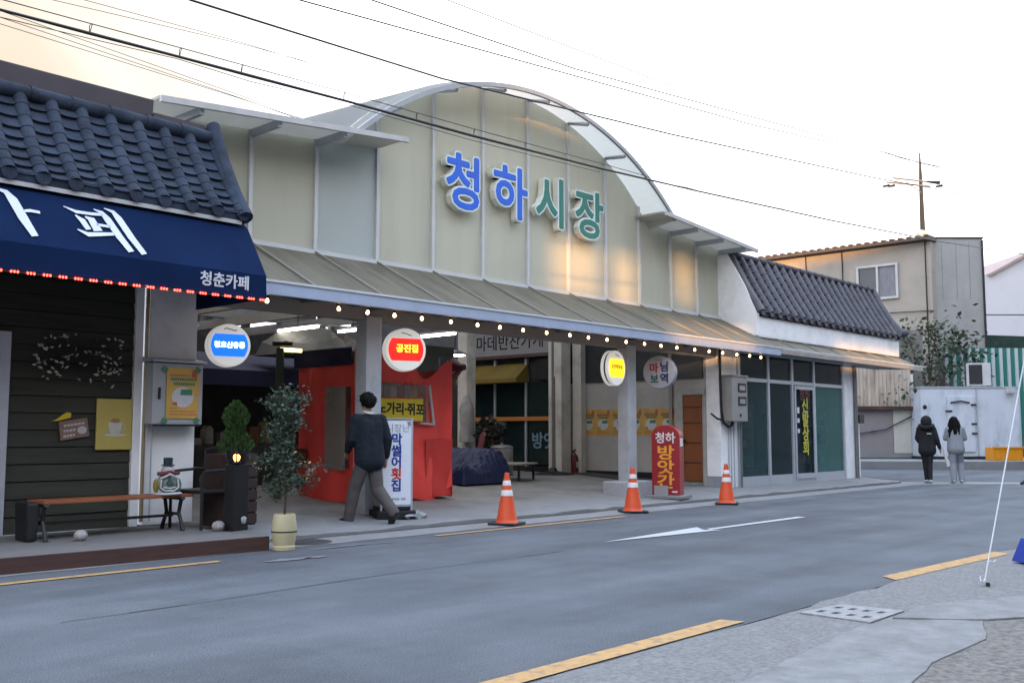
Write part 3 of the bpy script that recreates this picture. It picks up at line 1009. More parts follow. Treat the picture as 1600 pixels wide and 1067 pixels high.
# tiled upper wing
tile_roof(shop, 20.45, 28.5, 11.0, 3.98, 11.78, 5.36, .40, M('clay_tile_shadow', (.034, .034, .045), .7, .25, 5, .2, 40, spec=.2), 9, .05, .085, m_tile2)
MB().box(20.3, 28.55, 11.03, 11.2, 3.42, 3.9).build('eave_board', m_white_wall, shop, bevel=.03)
MB().prism([(20.26, 11.02, 3.45), (20.26, 11.02, 3.95), (20.26, 11.30, 4.6), (20.26, 11.8, 5.5), (20.26, 12.3, 5.5), (20.26, 12.3, 3.45)], (.12, 0, 0)).build('gable', m_white_wall, shop)
MB().tube([(20.38, 10.98, 4.0), (20.38, 11.3, 4.5), (20.38, 11.55, 4.93), (20.38, 11.8, 5.46)], .1, 10).build('hip_roll', m_tile2, shop, smooth=True)
MB().tube([(28.55, 10.95, 4.05), (28.55, 11.3, 4.5), (28.55, 11.55, 4.93), (28.55, 11.8, 5.46)], .12, 10).build('hip_roll', m_tile2, shop, smooth=True)
MB().ball((28.6, 10.9, 4.12), (.14, .14, .12)).build('hip_end', m_tile2, shop, smooth=True)
MB().box(20.4, 28.6, 11.8, 12.5, 5.3, 5.52).build('ridge_band', M('ridge_band_grey', (.13, .115, .115), .7, .1, 2), shop, bevel=.01)
MB().box(20.4, 28.5, 11.85, 14, 3.45, 5.3).build('upper_wall', m_white_wall, shop)
# electric meter cabinet on the pillar, with its cables
mc = thing('meter_cabinet', 'grey electric meter cabinet with two windows beside the shop glass', 'meter box', (18.75, 10.75, 1.5))
m_cab = M('cabinet_grey', (.25, .245, .235), .5, .08, 5, dirt=(.18, .17, .16), dscale=3, damt=.5)
MB().box(18.42, 19.05, 10.62, 10.895, 1.5, 2.44).build('cabinet', m_cab, mc, bevel=.015)
MB().box(18.40, 19.07, 10.60, 10.90, 2.441, 2.47).build('lid', m_cab, mc)
for z in (2.12, 1.84):
    f = MB().box(18.66, 18.98, 10.606, 10.62, z, z + .18).build('meter_window', m_dark, mc)
    MB().box(18.70, 18.92, 10.60, 10.606, z + .03, z + .13).build('meter_dial', M('dial', (.25, .26, .27), .4), f)
MB().box(18.72, 18.76, 10.605, 10.62, 1.6, 1.66).build('lock', m_dark, mc)
MB().tube([(18.36, 10.86, 3.1), (18.35, 10.86, 2.4), (18.38, 10.86, 1.7), (18.42, 10.84, 1.48), (18.52, 10.78, 1.38), (18.62, 10.76, 1.42), (18.66, 10.76, 1.5)], .028, 8).build('cable', m_black, mc, smooth=True)
MB().tube([(18.2, 11.0, 1.66), (18.22, 10.86, 1.55), (18.35, 10.84, 1.53), (18.4, 10.84, 1.56)], .022, 8).build('cable', m_black, mc, smooth=True)
for x in (18.7, 18.8, 18.92):
    MB().tube([(x, 10.885, .1), (x, 10.885, 1.52)], .012, 6).build('conduit', m_alu, mc)
MB().tube([(19.06, 10.8, .08), (19.06, 10.8, 1.52)], .025, 8).build('pipe', MATS['pipe_grey'], mc)

# ================================================================== festoon of bulbs under the canopy edge
fl = thing('string_lights', 'string of small glowing bulbs hung along the canopy edge', 'string lights', (13, 10.45, 2.95))
BX = [7.0, 8.06, 8.58, 9.04, 9.56, 10.12, 10.68, 11.2, 11.73, 12.28, 12.86, 13.38, 13.92, 14.48, 15.02, 15.56, 16.13, 16.74, 17.3, 17.82, 18.38, 18.9, 19.38]
cp = []
for a, c in zip(BX, BX[1:]):
    cp += [(a, 10.46, 2.965), ((a + c) / 2, 10.46, 2.935)]
cp.append((BX[-1], 10.46, 2.965))
MB().tube(cp, .007, 5).build('cord', m_black, fl)
m_bulb = M('bulb_glass', (.9, .75, .5), emit=(1, .60, .27), estr=5.5)
sock0 = MB().lathe((0, 0, -.005), [(.012, .02), (.018, .015), (.018, -.04), (.014, -.045)], 10).build('socket', m_black, fl, local=True, smooth=True)
bulb0 = MB().lathe((0, 0, -.045), [(.009, .0), (.012, -.008), (.022, -.030), (.024, -.042), (.017, -.058), (.004, -.064)], 10).build('bulb', m_bulb, sock0, local=True, smooth=True)
rng = random.Random(2)
for i, x in enumerate(BX):
    if i == 0:
        s_, b_ = sock0, bulb0
    else:
        s_ = sock0.copy(); COL.objects.link(s_); s_.parent = fl
        b_ = bulb0.copy(); COL.objects.link(b_); b_.parent = s_
    s_.location = Vector((x, 10.46, 2.955)) - fl.location
    s_.rotation_euler = (rng.uniform(-.15, .15), rng.uniform(-.2, .2), 0)

# ================================================================== round signs
def round_sign(label, c, rz, col, lit, body_col, words, r=.30):
    """Double disc box sign; local -Y is its face."""
    t = thing('round_sign', label, 'sign', c, rz, 'round shop signs under the canopy')
    mb_ = M('sign_body_%s' % ('lit' if lit else 'plain'), body_col, .4, .05, 4, emit=(1, .97, .9) if lit else None, estr=.13 if lit else 0)
    mr_ = M('sign_gap', (.03, .035, .03), .6)
    MB().lathe((0, 0, 0), [(r * .9, -.085), (r, -.075), (r, -.03), (r * .95, -.025)], 40, 'Y').build('back_disc', mb_, t, local=True, smooth=True)
    MB().lathe((0, 0, 0), [(r * .93, -.026), (r * .93, .02)], 40, 'Y').build('gap_ring', mr_, t, local=True, smooth=True)
    f = MB().lathe((0, 0, 0), [(r * .95, .018), (r, .022), (r, .06), (r * .97, .075), (r * .93, .078)], 40, 'Y').build('front_disc', mb_, t, local=True, smooth=True)
    if col:
        k = .74
        pts = []
        for s in (1, -1):
            for i in range(11):
                zz = (-.52 + 1.04 * i / 10) * s
                xx = math.sqrt(.86 ** 2 - zz * zz) * s
                pts.append((xx * r, -.079, zz * r))
        MB().prism(pts, (0, -.003, 0)).build('panel', M('sign_panel_%d' % int(col[0] * 99), col, .35, .04, 4, emit=col, estr=.85), f, local=True)
    for body, size, x, z, lc, le in words:
        MB().text(body, size, (x, -.083, z), (1, 0, 0), (0, 0, 1), .003, size * .035).build('lettering', M('sign_lettering_%d_%d' % (int(lc[0] * 99), int(lc[2] * 99)), lc, .5, .03, 4, emit=lc if le else None, estr=le), f, local=True)
    sw = MB()
    rr = random.Random(int(c[0] * 10))
    p = [(-.07 + .022 * i, -.082, r * .73 + rr.uniform(-.012, .012) - .03 * (i / 8 - .4)) for i in range(8)]
    sw.tube(p, .006, 5)
    sw.build('emblem', M('sign_emblem', (.12, .13, .12), .6), f, local=True)
    MB().box(-.02, .02, .085, .2, -.2, .2).build('bracket', m_dark, t, local=True)
    return t
round_sign('round white and blue sign glowing at the hall entrance left of the others', (6.72, 10.9, 2.33), R(-16), (.005, .09, .75), True, (.58, .60, .58),
           [('청호신유통', .083, 0, 0, (.75, .9, 1), 1.0)], .265)
round_sign('round white and red lit sign beside the post behind the walking man', (9.58, 10.86, 2.45), R(-22), (.80, .012, .008), True, (.58, .60, .58),
           [('공진집', .125, .02, .01, (1, .52, .03), 1.0)], .31)
round_sign('round white and yellow lit sign turned edge on beside the middle post', (14.62, 10.86, 2.43), R(6), (.85, .46, .003), True, (.58, .60, .58),
           [('공진미용실', .085, 0, .02, (.20, .15, .01), .2)], .32)
round_sign('round white unlit sign with coloured letters above the red pylon', (16.13, 10.86, 2.42), R(-74), None, False, (.40, .39, .42),
           [('마', .2, -.1, .07, (.42, .03, .03), 0), ('님', .2, .11, .09, (.02, .025, .12), 0), ('보', .19, -.09, -.14, (.03, .1, .06), 0), ('역', .2, .11, -.13, (.02, .025, .12), 0)], .32)

# ================================================================== traffic cones
m_cone = M('cone_orange', (.62, .075, .02), .5, .1, 4, dirt=(.35, .08, .04), dscale=4, damt=.5)
m_band = M('reflective_band', (.58, .57, .56), .35, .06, 10, dirt=(.4, .36, .33), dscale=9, damt=.4)
def cone(label, x, y, rz, s=1.0):
    t = thing('traffic_cone', label, 'traffic cone', (x, y, .006), rz, 'orange cones along the kerb')
    MB().lathe((0, 0, .03), [(.165 * s, 0), (.15 * s, .012), (.138 * s, .05), (.035 * s, .64 * s), (.033 * s, .67 * s), (.02, .675 * s)], 28).build('body', m_cone, t, local=True, smooth=True)
    MB().obox((0, 0, .016), (.40, .40, .032)).build('base', m_black, t, local=True, bevel=.012)
    def rad(z):
        return .138 - (z - .05) * (.103 / .59)
    for za, zb in ((.36, .44), (.50, .57)):
        MB().lathe((0, 0, .03), [(rad(za) * s + .002, za * s), (rad(za) * s + .004, za * s + .003), (rad(zb) * s + .004, zb * s - .003), (rad(zb) * s + .002, zb * s)], 28).build('reflective_band', m_band, t, local=True, smooth=True)
    return t
cone('nearest orange traffic cone standing in front of the blue tarpaulin', 10.21, 9.42, .3)
cone('orange traffic cone standing in front of the white post base', 13.12, 9.38, .9)
cone('farthest orange traffic cone standing in front of the meter cabinet pillar', 15.76, 9.24, .5)

# ================================================================== red pylon sign
py = thing('pylon_sign', 'red round-topped pylon sign with white and yellow lettering on a flat base', 'sign', (15.55, 10.33, .085), R(-75))
m_red = M('pylon_red', (.26, .014, .02), .35, .1, 3)
hw, hh, dp = .265, 1.12, .25
prof = [(-hw, 0, .05), (hw, 0, .05), (hw, 0, hh)] + [(hw * math.cos(a), 0, hh + .20 * math.sin(a)) for a in [math.pi * i / 14 for i in range(1, 14)]] + [(-hw, 0, hh)]
body = MB().prism([(p[0], -dp / 2, p[2]) for p in prof], (0, dp, 0)).build('body', m_red, py, local=True, bevel=.012)
m_wl = M('white_lettering', (.62, .6, .6), .5)
m_ol = M('orange_lettering', (.72, .30, .03), .5)
MB().text('청하', .21, (0, -dp / 2 - .002, 1.07), (1, 0, 0), (0, 0, 1), .003, .005).build('lettering', m_wl, py, local=True)
for i, ch in enumerate('방앗간'):
    tx = MB().text(ch, .275, (0, -dp / 2 - .002, .80 - i * .262), (1, 0, 0), (0, 0, 1), .003, .007)
    tx.v = [(x * 1.35, y, z) for x, y, z in tx.v]
    tx.build('lettering', m_ol, py, local=True)
MB().box(-.21, .05, -dp / 2 - .035, -dp / 2 - .008, .02, .22).build('board', M('grey_board', (.28, .27, .27), .8, .1, 4), py, local=True)
MB().box(.12, .22, -dp / 2 - .006, -dp / 2 - .002, .10, .125).build('sticker', m_wl, py, local=True)
MB().box(hw + .002, hw + .008, -.09, .06, .93, 1.08).build('sticker', m_wl, py, local=True)
MB().obox((0, 0, .02), (.72, .62, .06)).build('base', m_conc, py, local=True, bevel=.012)

# ================================================================== white standing sign of the fish restaurant
ws = thing('standing_sign', 'white four-sided standing sign with blue and red lettering beside the walking man', 'sign', (9.22, 10.68, .08), R(-24))
hw = .215
m_ws = M('sign_white', (.50, .53, .62), .4, .05, 3, emit=(.75, .85, 1), estr=.06)
m_wsd = M('sign_side', (.34, .35, .36), .5, .08, 3)
MB().box(-hw, hw, -hw, hw, .17, 1.36).build('box', m_wsd, ws, local=True, bevel=.006)
MB().box(-hw + .012, hw - .012, -hw - .005, -hw - .001, .2, 1.345).build('face', m_ws, ws, local=True)
fr = MB()
for x in (-hw, hw):
    for y in (-hw, hw):
        fr.box(x - .012, x + .012, y - .012, y + .012, .1, 1.365)
fr.box(-hw - .013, hw + .013, -hw - .013, hw + .013, 1.3655, 1.38)
fr.build('frame', m_alu, ws, local=True)
MB().box(-hw, hw, -hw, hw, .13, .168).build('bottom_rail', m_black, ws, local=True)
MB().obox((0, 0, .06), (.55, .5, .12)).build('base', m_dark, ws, local=True, bevel=.02)
m_bl = M('blue_brush_letter', (.015, .04, .28), .5)
m_rl = M('red_brush_letter', (.55, .03, .03), .5)
m_gl = M('grey_letter', (.22, .23, .25), .5)
fy = -hw - .006
for i, (ch, mt) in enumerate(zip('막썰어횟집', (m_bl, m_bl, m_bl, m_rl, m_bl))):
    MB().text(ch, .17, (-.005, fy, 1.08 - i * .158), (1, 0, 0), (0, 0, 1), .003, .006).build('lettering', mt, ws, local=True)
MB().text('시장난', .125, (.01, fy, 1.235), (1, 0, 0), (0, 0, 1), .003, 0).build('lettering', m_gl, ws, local=True)
sb = MB()
for i in range(12):
    if i not in (2, 8):
        sb.box(-.13 + i * .022, -.13 + i * .022 + .014, fy - .002, fy, .262, .292)
sb.build('small_print', m_gl, ws, local=True)
cn = MB()
for sx in (-1, 1):
    cn.prism([(sx * .195, fy, 1.335), (sx * .195, fy, 1.27), (sx * .16, fy, 1.285), (sx * .135, fy, 1.335)], (0, -.002, 0))
cn.build('corner_ornament', m_gl, ws, local=True)
for i, ch in enumerate('막썰어횟집'):
    MB().text(ch, .12, (-hw - .004, -.02, 1.08 - i * .19), (0, -1, 0), (0, 0, 1), .003, .003).build('lettering', m_dark, ws, local=True)
# weights: clear bag of water on the foot of the sign
bgm = MB()
rng = random.Random(8)
bgm.ball((9.42, 10.52, .11), (.26, .2, .07), 16, 8)
bgm.v = [(x + rng.uniform(-.02, .02), y + rng.uniform(-.02, .02), max(.035, z + rng.uniform(-.02, .02))) for x, y, z in bgm.v]
tag(bgm.build('sand_bag', M('clear_bag', (.26, .29, .30), .2, .25, 14), None), 'crumpled pale plastic bag weighing down the white standing sign', 'bag')

# ================================================================== things in front of the cafe
def bench():
    t = thing('bench', 'low wooden bench with black iron legs before the cafe wall', 'bench', (5.2, 10.75, .148), R(2))
    m_w = M('bench_wood', (.26, .085, .035), .5, .2, 3, .15, 30, stretch=(1, 14, 4))
    for k in range(3):
        MB().box(-.80, .93, -.20 + k * .135, -.075 + k * .135, .375, .41).build('seat_slat', m_w, t, local=True, bevel=.006)
    for x in (-.78, .78):
        lg = MB()
        for s in (-1, 1):
            lg.tube([(x, s * .22, 0), (x, s * .2, .06), (x, s * .13, .2), (x, s * .17, .34), (x, s * .21, .37)], [.028, .022, .022, .022, .03], 8)
        lg.box(x - .02, x + .02, -.21, .21, .345, .374)
        lg.box(x - .015, x + .015, -.14, .14, .17, .2)
        lg.build('leg', m_dark, t, local=True, smooth=True)
    MB().box(-.78, .78, -.015, .015, .15, .18).build('stretcher', m_dark, t, local=True)
    MB().prism([(-.93, -.16, 0), (-.84, -.16, 0), (-.81, -.16, .33), (-.84, -.16, .40), (-.95, -.16, .40)], (0, .32, 0)).build('arm_block', m_dark, t, local=True, bevel=.03)
    return t
bench()
# winter figure with hat on a round white tray
sn = thing('snowman_figure', 'small white winter figurine with dark top hat on the bench end', 'figurine', (5.84, 10.66, .56), R(-15))
m_sw = M('figure_white', (.50, .51, .53), .5, .08, 8)
MB().lathe((0, 0, 0), [(.16, 0), (.165, .01), (.15, .022), (.02, .025)], 24).build('tray', m_sw, sn, local=True, smooth=True)
MB().ball((0, 0, .13), (.125, .105, .115)).build('body', M('figure_body', (.18, .22, .20), .5, .5, 16), sn, local=True, smooth=True)
MB().ball((0, -.005, .27), (.075, .07, .07)).build('head', M('figure_head', (.42, .36, .40), .5, .15, 12), sn, local=True, smooth=True)
MB().lathe((0, 0, .325), [(.075, 0), (.075, .01), (.05, .012), (.052, .085), (.045, .09)], 18).build('hat', M('hat_dark', (.012, .03, .038), .6), sn, local=True, smooth=True)
sc_ = MB().tube([(-.115, -.02, .235), (-.06, -.07, .235), (0, -.09, .25), (.06, -.07, .235), (.115, -.02, .24)], .022, 8)
sc_.build('scarf', M('scarf_red', (.14, .03, .04), .8), sn, local=True, smooth=True)
mo = MB().tube([(-.1, -.09, .18), (-.05, -.11, .205), (0, -.115, .23), (.05, -.11, .205), (.1, -.09, .18)], .012, 8)
mo.tube([(-.09, -.1, .17), (-.1, -.105, .08), (-.05, -.115, .045), (.05, -.115, .045), (.1, -.105, .08), (.09, -.1, .17)], .009, 8)
mo.tube([(-.07, -.11, .085), (0, -.12, .07), (.07, -.11, .085)], .008, 8)
mo.build('trim', m_sw, sn, local=True, smooth=True)
MB().lathe((0, -.1, .12), [(.04, 0), (.025, .03), (.012, .06), (.002, .085)], 8).build('tree_motif', M('motif_green', (.02, .07, .06), .7), sn, local=True)
for x, col in ((-.125, (.22, .17, .03)), (.12, (.10, .20, .15))):
    MB().ball((x, .0, .1), (.035, .04, .08)).build('side_bundle', M('bundle_%d' % int(col[0] * 99), col, .7, .2, 20), sn, local=True, smooth=True)
# notice cabinet with its poster
nb_ = thing('fuse_cabinet', 'pale metal cabinet with a sloping lid on the white cafe pillar', 'cabinet', (6.25, 11.3, 1.36))
MB().box(5.92, 6.58, 11.22, 11.445, 1.36, 2.1).build('cabinet', M('cabinet_pale', (.36, .38, .40), .5, .08, 4, dirt=(.22, .22, .22), dscale=4, damt=.4), nb_, bevel=.01)
MB().prism([(5.89, 11.18, 2.11), (5.89, 11.18, 2.13), (5.89, 11.45, 2.18), (5.89, 11.45, 2.11)], (.72, 0, 0)).build('lid', m_alu, nb_)
MB().box(5.99, 6.01, 11.195, 11.22, 1.66, 1.8).build('handle', m_dark, nb_)
MB().box(5.93, 6.56, 11.21, 11.22, 1.335, 1.36).build('bottom_rail', m_dark, nb_)
m_py = M('poster_yellow', (.55, .34, .08), .6, .12, 5)
m_pr = M('poster_red', (.45, .10, .06), .6)
m_pg = M('poster_green', (.06, .20, .12), .6)
m_pw = M('poster_white', (.52, .53, .55), .6, .1, 30)
m_pd = M('poster_dark', (.10, .10, .09), .6)
def poster(root, org, u, w_, h, full=True):
    """Festival style poster: org is its lower left corner, u its rightward direction."""
    u = Vector(u)
    v = Vector((0, 0, 1))
    n = u.cross(v)
    o = Vector(org)
    def P(x, z, d):
        return o + u * (x * w_) + v * (z * h) + n * d
    def plate(x0, x1, z0, z1, d, mt, nm):
        MB().prism([P(x0, z0, 0 if d < .002 else d - .0015), P(x1, z0, 0 if d < .002 else d - .0015), P(x1, z1, 0 if d < .002 else d - .0015), P(x0, z1, 0 if d < .002 else d - .0015)], n * .0015).build(nm, mt, root)
    plate(0, 1, 0, 1, .0, m_py, 'sheet')
    rng = random.Random(int(o.y * 100))
    b, g = MB(), MB()
    for row, (z0, z1, x0, x1) in enumerate(((.83, .86, .1, .72), (.74, .80, .12, .9), (.65, .71, .2, .85), (.13, .15, .12, .9), (.07, .09, .1, .95), (.19, .205, .1, .35))):
        x = x0
        while x < x1:
            ww = rng.uniform(.03, .07)
            (b if row in (0, 3, 4) else g).prism([P(x, z0, .002), P(x + ww, z0, .002), P(x + ww, z1, .002), P(x, z1, .002)], n * .0012)
            x += ww + .012
    b.build('print', m_pr, root)
    g.build('print', m_pd if not full else m_pg, root)
    pic = [P(.5 + .34 * math.cos(a), .42 + .2 * math.sin(a), .002) for a in [2 * math.pi * i / 18 for i in range(18)]]
    MB().prism(pic, n * .0012).build('picture', m_pw, root)
    im = MB()
    im.prism([P(.42, .46, .0036), P(.8, .46, .0036), P(.78, .58, .0036), P(.44, .57, .0036)], n * .001)
    im.build('picture_shape', m_pg, root)
    im = MB()
    im.prism([P(.2, .27, .0036), P(.34, .25, .0036), P(.32, .32, .0036), P(.2, .32, .0036)], n * .001)
    im.prism([P(.74, .82, .002), P(.93, .8, .002), P(.95, .95, .002), P(.8, .97, .002)], n * .0012)
    im.build('picture_shape', m_pr, root)
po = thing('poster', 'yellow festival poster with green corner tape on the pale metal cabinet', 'poster', (6.3, 11.22, 1.4))
poster(po, (6.09, 11.208, 1.43), (1, 0, 0), .43, .62)
tp = MB()
for x, z in ((6.06, 2.02), (6.5, 2.03), (6.07, 1.40), (6.5, 1.41)):
    tp.obox((x, 11.204, z), (.07, .003, .06), 0, 0, .6)
tp.build('tape', m_pg, po)
# coffee poster, arrow board and leaf lights on the plank wall
cf = thing('coffee_poster', 'yellow framed poster of a white coffee cup on dark planks', 'poster', (5.56, 11.44, 1.05))
MB().box(5.345, 5.775, 11.425, 11.45, 1.06, 1.655).build('board', M('coffee_yellow', (.45, .36, .10), .6, .07, 3), cf, bevel=.004)
cu = MB()
cup = [(-.085, .07), (-.075, -.02), (-.05, -.06), (.05, -.06), (.075, -.02), (.085, .07)]
cu.prism([(5.57 + x, 11.424, 1.31 + z) for x, z in cup], (0, -.003, 0))
cu.tube([(5.65, 11.422, 1.36), (5.69, 11.422, 1.35), (5.685, 11.422, 1.30), (5.64, 11.422, 1.28)], .006, 6)
cu.prism([(5.57 + .14 * math.cos(a), 11.424, 1.232 + .018 * math.sin(a)) for a in [2 * math.pi * i / 20 for i in range(20)]], (0, -.003, 0))
cu.build('cup', M('cup_print', (.48, .47, .42), .6, .12, 20), cf)
MB().prism([(5.57 + .055 * math.cos(a), 11.424, 1.40 + .028 * math.sin(a)) for a in [2 * math.pi * i / 16 for i in range(16)]], (0, -.003, 0)).build('coffee', M('coffee_print', (.30, .19, .10), .6), cf)
ab = thing('name_board', 'tilted small brown board with pale writing under a yellow arrow', 'board', (5.08, 11.44, 1.3))
m_bb = M('brown_board', (.20, .13, .105), .7, .15, 6)
MB().obox((5.09, 11.44, 1.30), (.33, .02, .215), 0, 0, R(-9)).build('board', m_bb, ab, bevel=.003)
lt = MB()
rng = random.Random(5)
for r_ in range(3):
    x = 4.97
    while x < (5.2 if r_ == 0 else 5.1):
        ww = rng.uniform(.018, .035)
        zz = 1.355 - r_ * .06 + (x - 5.09) * .15
        lt.obox((x + ww / 2, 11.428, zz), (ww, .003, .025), 0, 0, R(-9))
        x += ww + .009
lt.prism([(5.18 + .055 * math.cos(a), 11.4285, 1.29 + .045 * math.sin(a)) for a in [2 * math.pi * i / 14 for i in range(14)]], (0, -.003, 0))
lt.build('writing', M('pale_print', (.45, .42, .42), .7), ab)
ar = tag(MB().prism([(4.83, 11.45, 1.385), (4.87, 11.45, 1.40), (5.0, 11.45, 1.49), (5.05, 11.45, 1.485), (5.05, 11.45, 1.43), (4.9, 11.45, 1.39)], (0, -.02, 0)).build('arrow_board', M('arrow_yellow', (.55, .42, .02), .6), None, bevel=.004),
         'yellow wooden arrow tilted up beside the brown board', 'arrow sign')
lf = thing('leaf_garland', 'loose garland of pale glinting leaves high on the dark planks', 'garland', (5.1, 11.42, 2.1))
rng = random.Random(14)
lm = MB()
tw = MB()
prev = None
for i in range(95):
    x = 4.62 + rng.random() * .98
    z = 1.80 + rng.random() * .58 + (.02 if x < 4.9 else 0)
    if 4.75 < x < 5.0 and z < 1.9 and rng.random() < .5:
        continue
    p = Vector((x, 11.40, z))
    d = Vector((rng.uniform(-1, 1), rng.uniform(-.2, .2), rng.uniform(-.6, .6))).normalized()
    s = rng.uniform(.04, .08)
    b = Vector((0, -.35, 1)).normalized().cross(d).normalized()
    q = d.cross(b)
    lm.add([p, p + d * s * .5 + q * s * .24 + b * .004, p + d * s, p + d * s * .5 - q * s * .24 + b * .004], [(0, 1, 2), (0, 2, 3)])
    if prev is not None and i % 3:
        tw.tube([prev, (prev + p) / 2 + Vector((0, .02, -.03)), p], .003, 4)
    prev = p
lm.build('leaves', M('garland_leaf', (.42, .40, .34), .4, .5, 16), lf, fix=False)
tw.build('twigs', M('twig_dark', (.03, .026, .022), .8), lf)
# iron armchair, brown crate, tall dark planter with conifer, lantern
ch = thing('iron_armchair', 'dark iron armchair beside the white cafe pillar', 'chair', (6.35, 10.75, .148), R(10))
c_ = MB()
for s in (-.27, .27):
    c_.tube([(-.25, s, 0), (-.25, s, .42), (-.27, s, .6), (-.22, s, .66), (.12, s, .68), (.24, s, .66)], .018, 8)
    c_.tube([(.25, s, 0), (.24, s, .42), (.26, s, .9)], .018, 8)
c_.tube([(.26, -.27, .9), (.27, 0, .94), (.26, .27, .9)], .018, 8)
for z in (.55, .66, .77):
    c_.tube([(.25, -.27, z), (.25, .27, z)], .012, 6)
c_.build('frame', m_dark, ch, local=True, smooth=True)
MB().obox((0, 0, .43), (.54, .54, .04)).build('seat', m_dark, ch, local=True, bevel=.01)
ck = thing('wooden_crate', 'dark brown upright wooden crate behind the iron armchair', 'crate', (6.72, 10.75, .148), R(8))
cw = MB()
for k in range(6):
    cw.box(-.24, .24, -.2, -.18, .02 + k * .14, .14 + k * .14)
cw.box(-.24, .24, -.178, .2, 0, .86)
cw.build('box', M('crate_brown', (.035, .018, .015), .7, .25, 4, .2, 30), ck, local=True, bevel=.004)
pl = thing('planter_stand', 'tall black square planter stand holding the small conifer', 'planter', (6.42, 10.15, .148))
MB().prism([(-.10, -.10, .0), (.10, -.10, .0), (.10, .10, .0), (-.10, .10, .0)], (0, 0, .75)).build('stand', m_black, pl, local=True, bevel=.01)
MB().lathe((0, 0, .75), [(.09, 0), (.13, .06), (.14, .16), (.12, .16), (.11, .1)], 18).build('pot', m_black, pl, local=True, smooth=True)
cnf = thing('conifer', 'small bright green cone-shaped conifer in the black planter stand', 'plant', (6.40, 10.17, 1.03))
rng = random.Random(31)
cl = MB()
for i in range(1700):
    t_ = rng.random() ** .8
    rr = .20 * math.sin(min(1, (1 - t_) * 1.9 + .06) * math.pi / 2) * (0.75 + .25 * math.sin(t_ * 9 + rng.random())) * math.sqrt(rng.uniform(.25, 1))
    a = rng.uniform(0, 6.283)
    p = Vector((rr * math.cos(a), rr * math.sin(a), -.02 + t_ * .58))
    d = (Vector((math.cos(a) * .5, math.sin(a) * .5, 1.0 + rng.uniform(-.2, .6)))).normalized()
    leaf(cl, p, rng.uniform(.03, .065), rng, d)
cl.build('foliage', M('conifer_green', (.024, .058, .010), .7, .6, 9), cnf, local=True, fix=False)
MB().tube([(0, 0, -.08), (0, 0, .3)], [.02, .008], 8).build('trunk', M('bark', (.06, .045, .035), .9, .3, 20), cnf, local=True)
lp = thing('candle_lantern', 'glowing orange lantern on the rim of the black planter', 'lantern', (6.36, 10.07, .93))
m_fl = M('lantern_glow', (.9, .4, .08), .5, .5, 30, emit=(1, .40, .07), estr=3.0)
MB().ball((0, 0, .05), (.05, .05, .052)).build('glow', m_fl, lp, local=True, smooth=True)
rb_ = MB()
for k in range(6):
    a = k * math.pi / 3
    rb_.tube([(.03 * math.cos(a), .03 * math.sin(a), -.005), (.056 * math.cos(a), .056 * math.sin(a), .05), (.03 * math.cos(a), .03 * math.sin(a), .105)], .009, 5)
rb_.lathe((0, 0, .1), [(.045, 0), (.04, .015), (.01, .03)], 12)
rb_.lathe((0, 0, -.02), [(.05, 0), (.05, .018), (.02, .02)], 12)
rb_.build('cage', m_dark, lp, local=True, smooth=True)
wl_ = thing('white_lantern', 'small white lantern hanging from a wire handle on the deck', 'lantern', (6.46, 10.12, .15))
MB().lathe((0, 0, .05), [(.05, 0), (.075, .03), (.08, .09), (.055, .14), (.035, .15)], 16).build('body', M('frosted_white', (.38, .40, .42), .4, .2, 12), wl_, local=True, smooth=True)
MB().tube([(-.05, 0, .18), (-.02, 0, .32), (0, 0, .39), (.03, 0, .32), (.055, 0, .18)], .006, 6).build('handle', m_alu, wl_, local=True)
MB().tube([(0, .0, .38), (.0, .06, .42)], .012, 6).build('hook', m_dark, wl_, local=True)
st = MB().ball((6.24, 10.22, .2), (.075, .07, .062), 14, 8)  # white stone lying on the deck, gives no light
rng = random.Random(3)
st.v = [(x + rng.uniform(-.006, .006), y + rng.uniform(-.006, .006), z) for x, y, z in st.v]
tag(st.build('round_stone', M('stone_white', (.33, .31, .31), .6, .3, 20), None, smooth=True), 'pale round stone resting on the deck by the black planter', 'ball lamp')
st2 = MB().ball((4.72, 10.35, .2), (.07, .065, .06), 14, 8)  # second pale stone, near the bench
tag(st2.build('round_stone', MATS['stone_white'], None, smooth=True), 'pale round stone under the left end of the bench', 'ball lamp')
# potted shrub in the cream barrel pot
pt = thing('barrel_pot', 'cream barrel-shaped flower pot at the end of the deck', 'pot', (6.42, 9.2, 0))
m_pot = M('cream_pot', (.44, .39, .24), .5, .08, 4, dirt=(.3, .26, .17), dscale=4, damt=.5)
MB().lathe((0, 0, 0), [(.105, 0), (.122, .004), (.124, .04), (.112, .05), (.13, .14), (.135, .2), (.13, .27), (.118, .37), (.112, .385), (.1, .385), (.1, .36)], 28).build('pot', m_pot, pt, local=True, smooth=True)
MB().lathe((0, 0, .19), [(.134, 0), (.138, .004), (.138, .012), (.134, .016)], 28).build('hoop', m_dark, pt, local=True)
MB().lathe((0, 0, .33), [(.1, 0), (.1, .02)], 20).build('soil', m_soil, pt, local=True)
sh = thing('potted_shrub', 'tall thin grey-green shrub with yellow blooms in the cream pot', 'plant', (6.42, 9.2, .34))
rng = random.Random(77)
br = MB()
br.tube([(0, 0, 0), (.01, 0, .3), (-.03, .02, .7), (.0, .03, 1.1), (-.02, .02, 1.45)], [.016, .014, .011, .008, .004], 7)
lv = MB()
tips = []
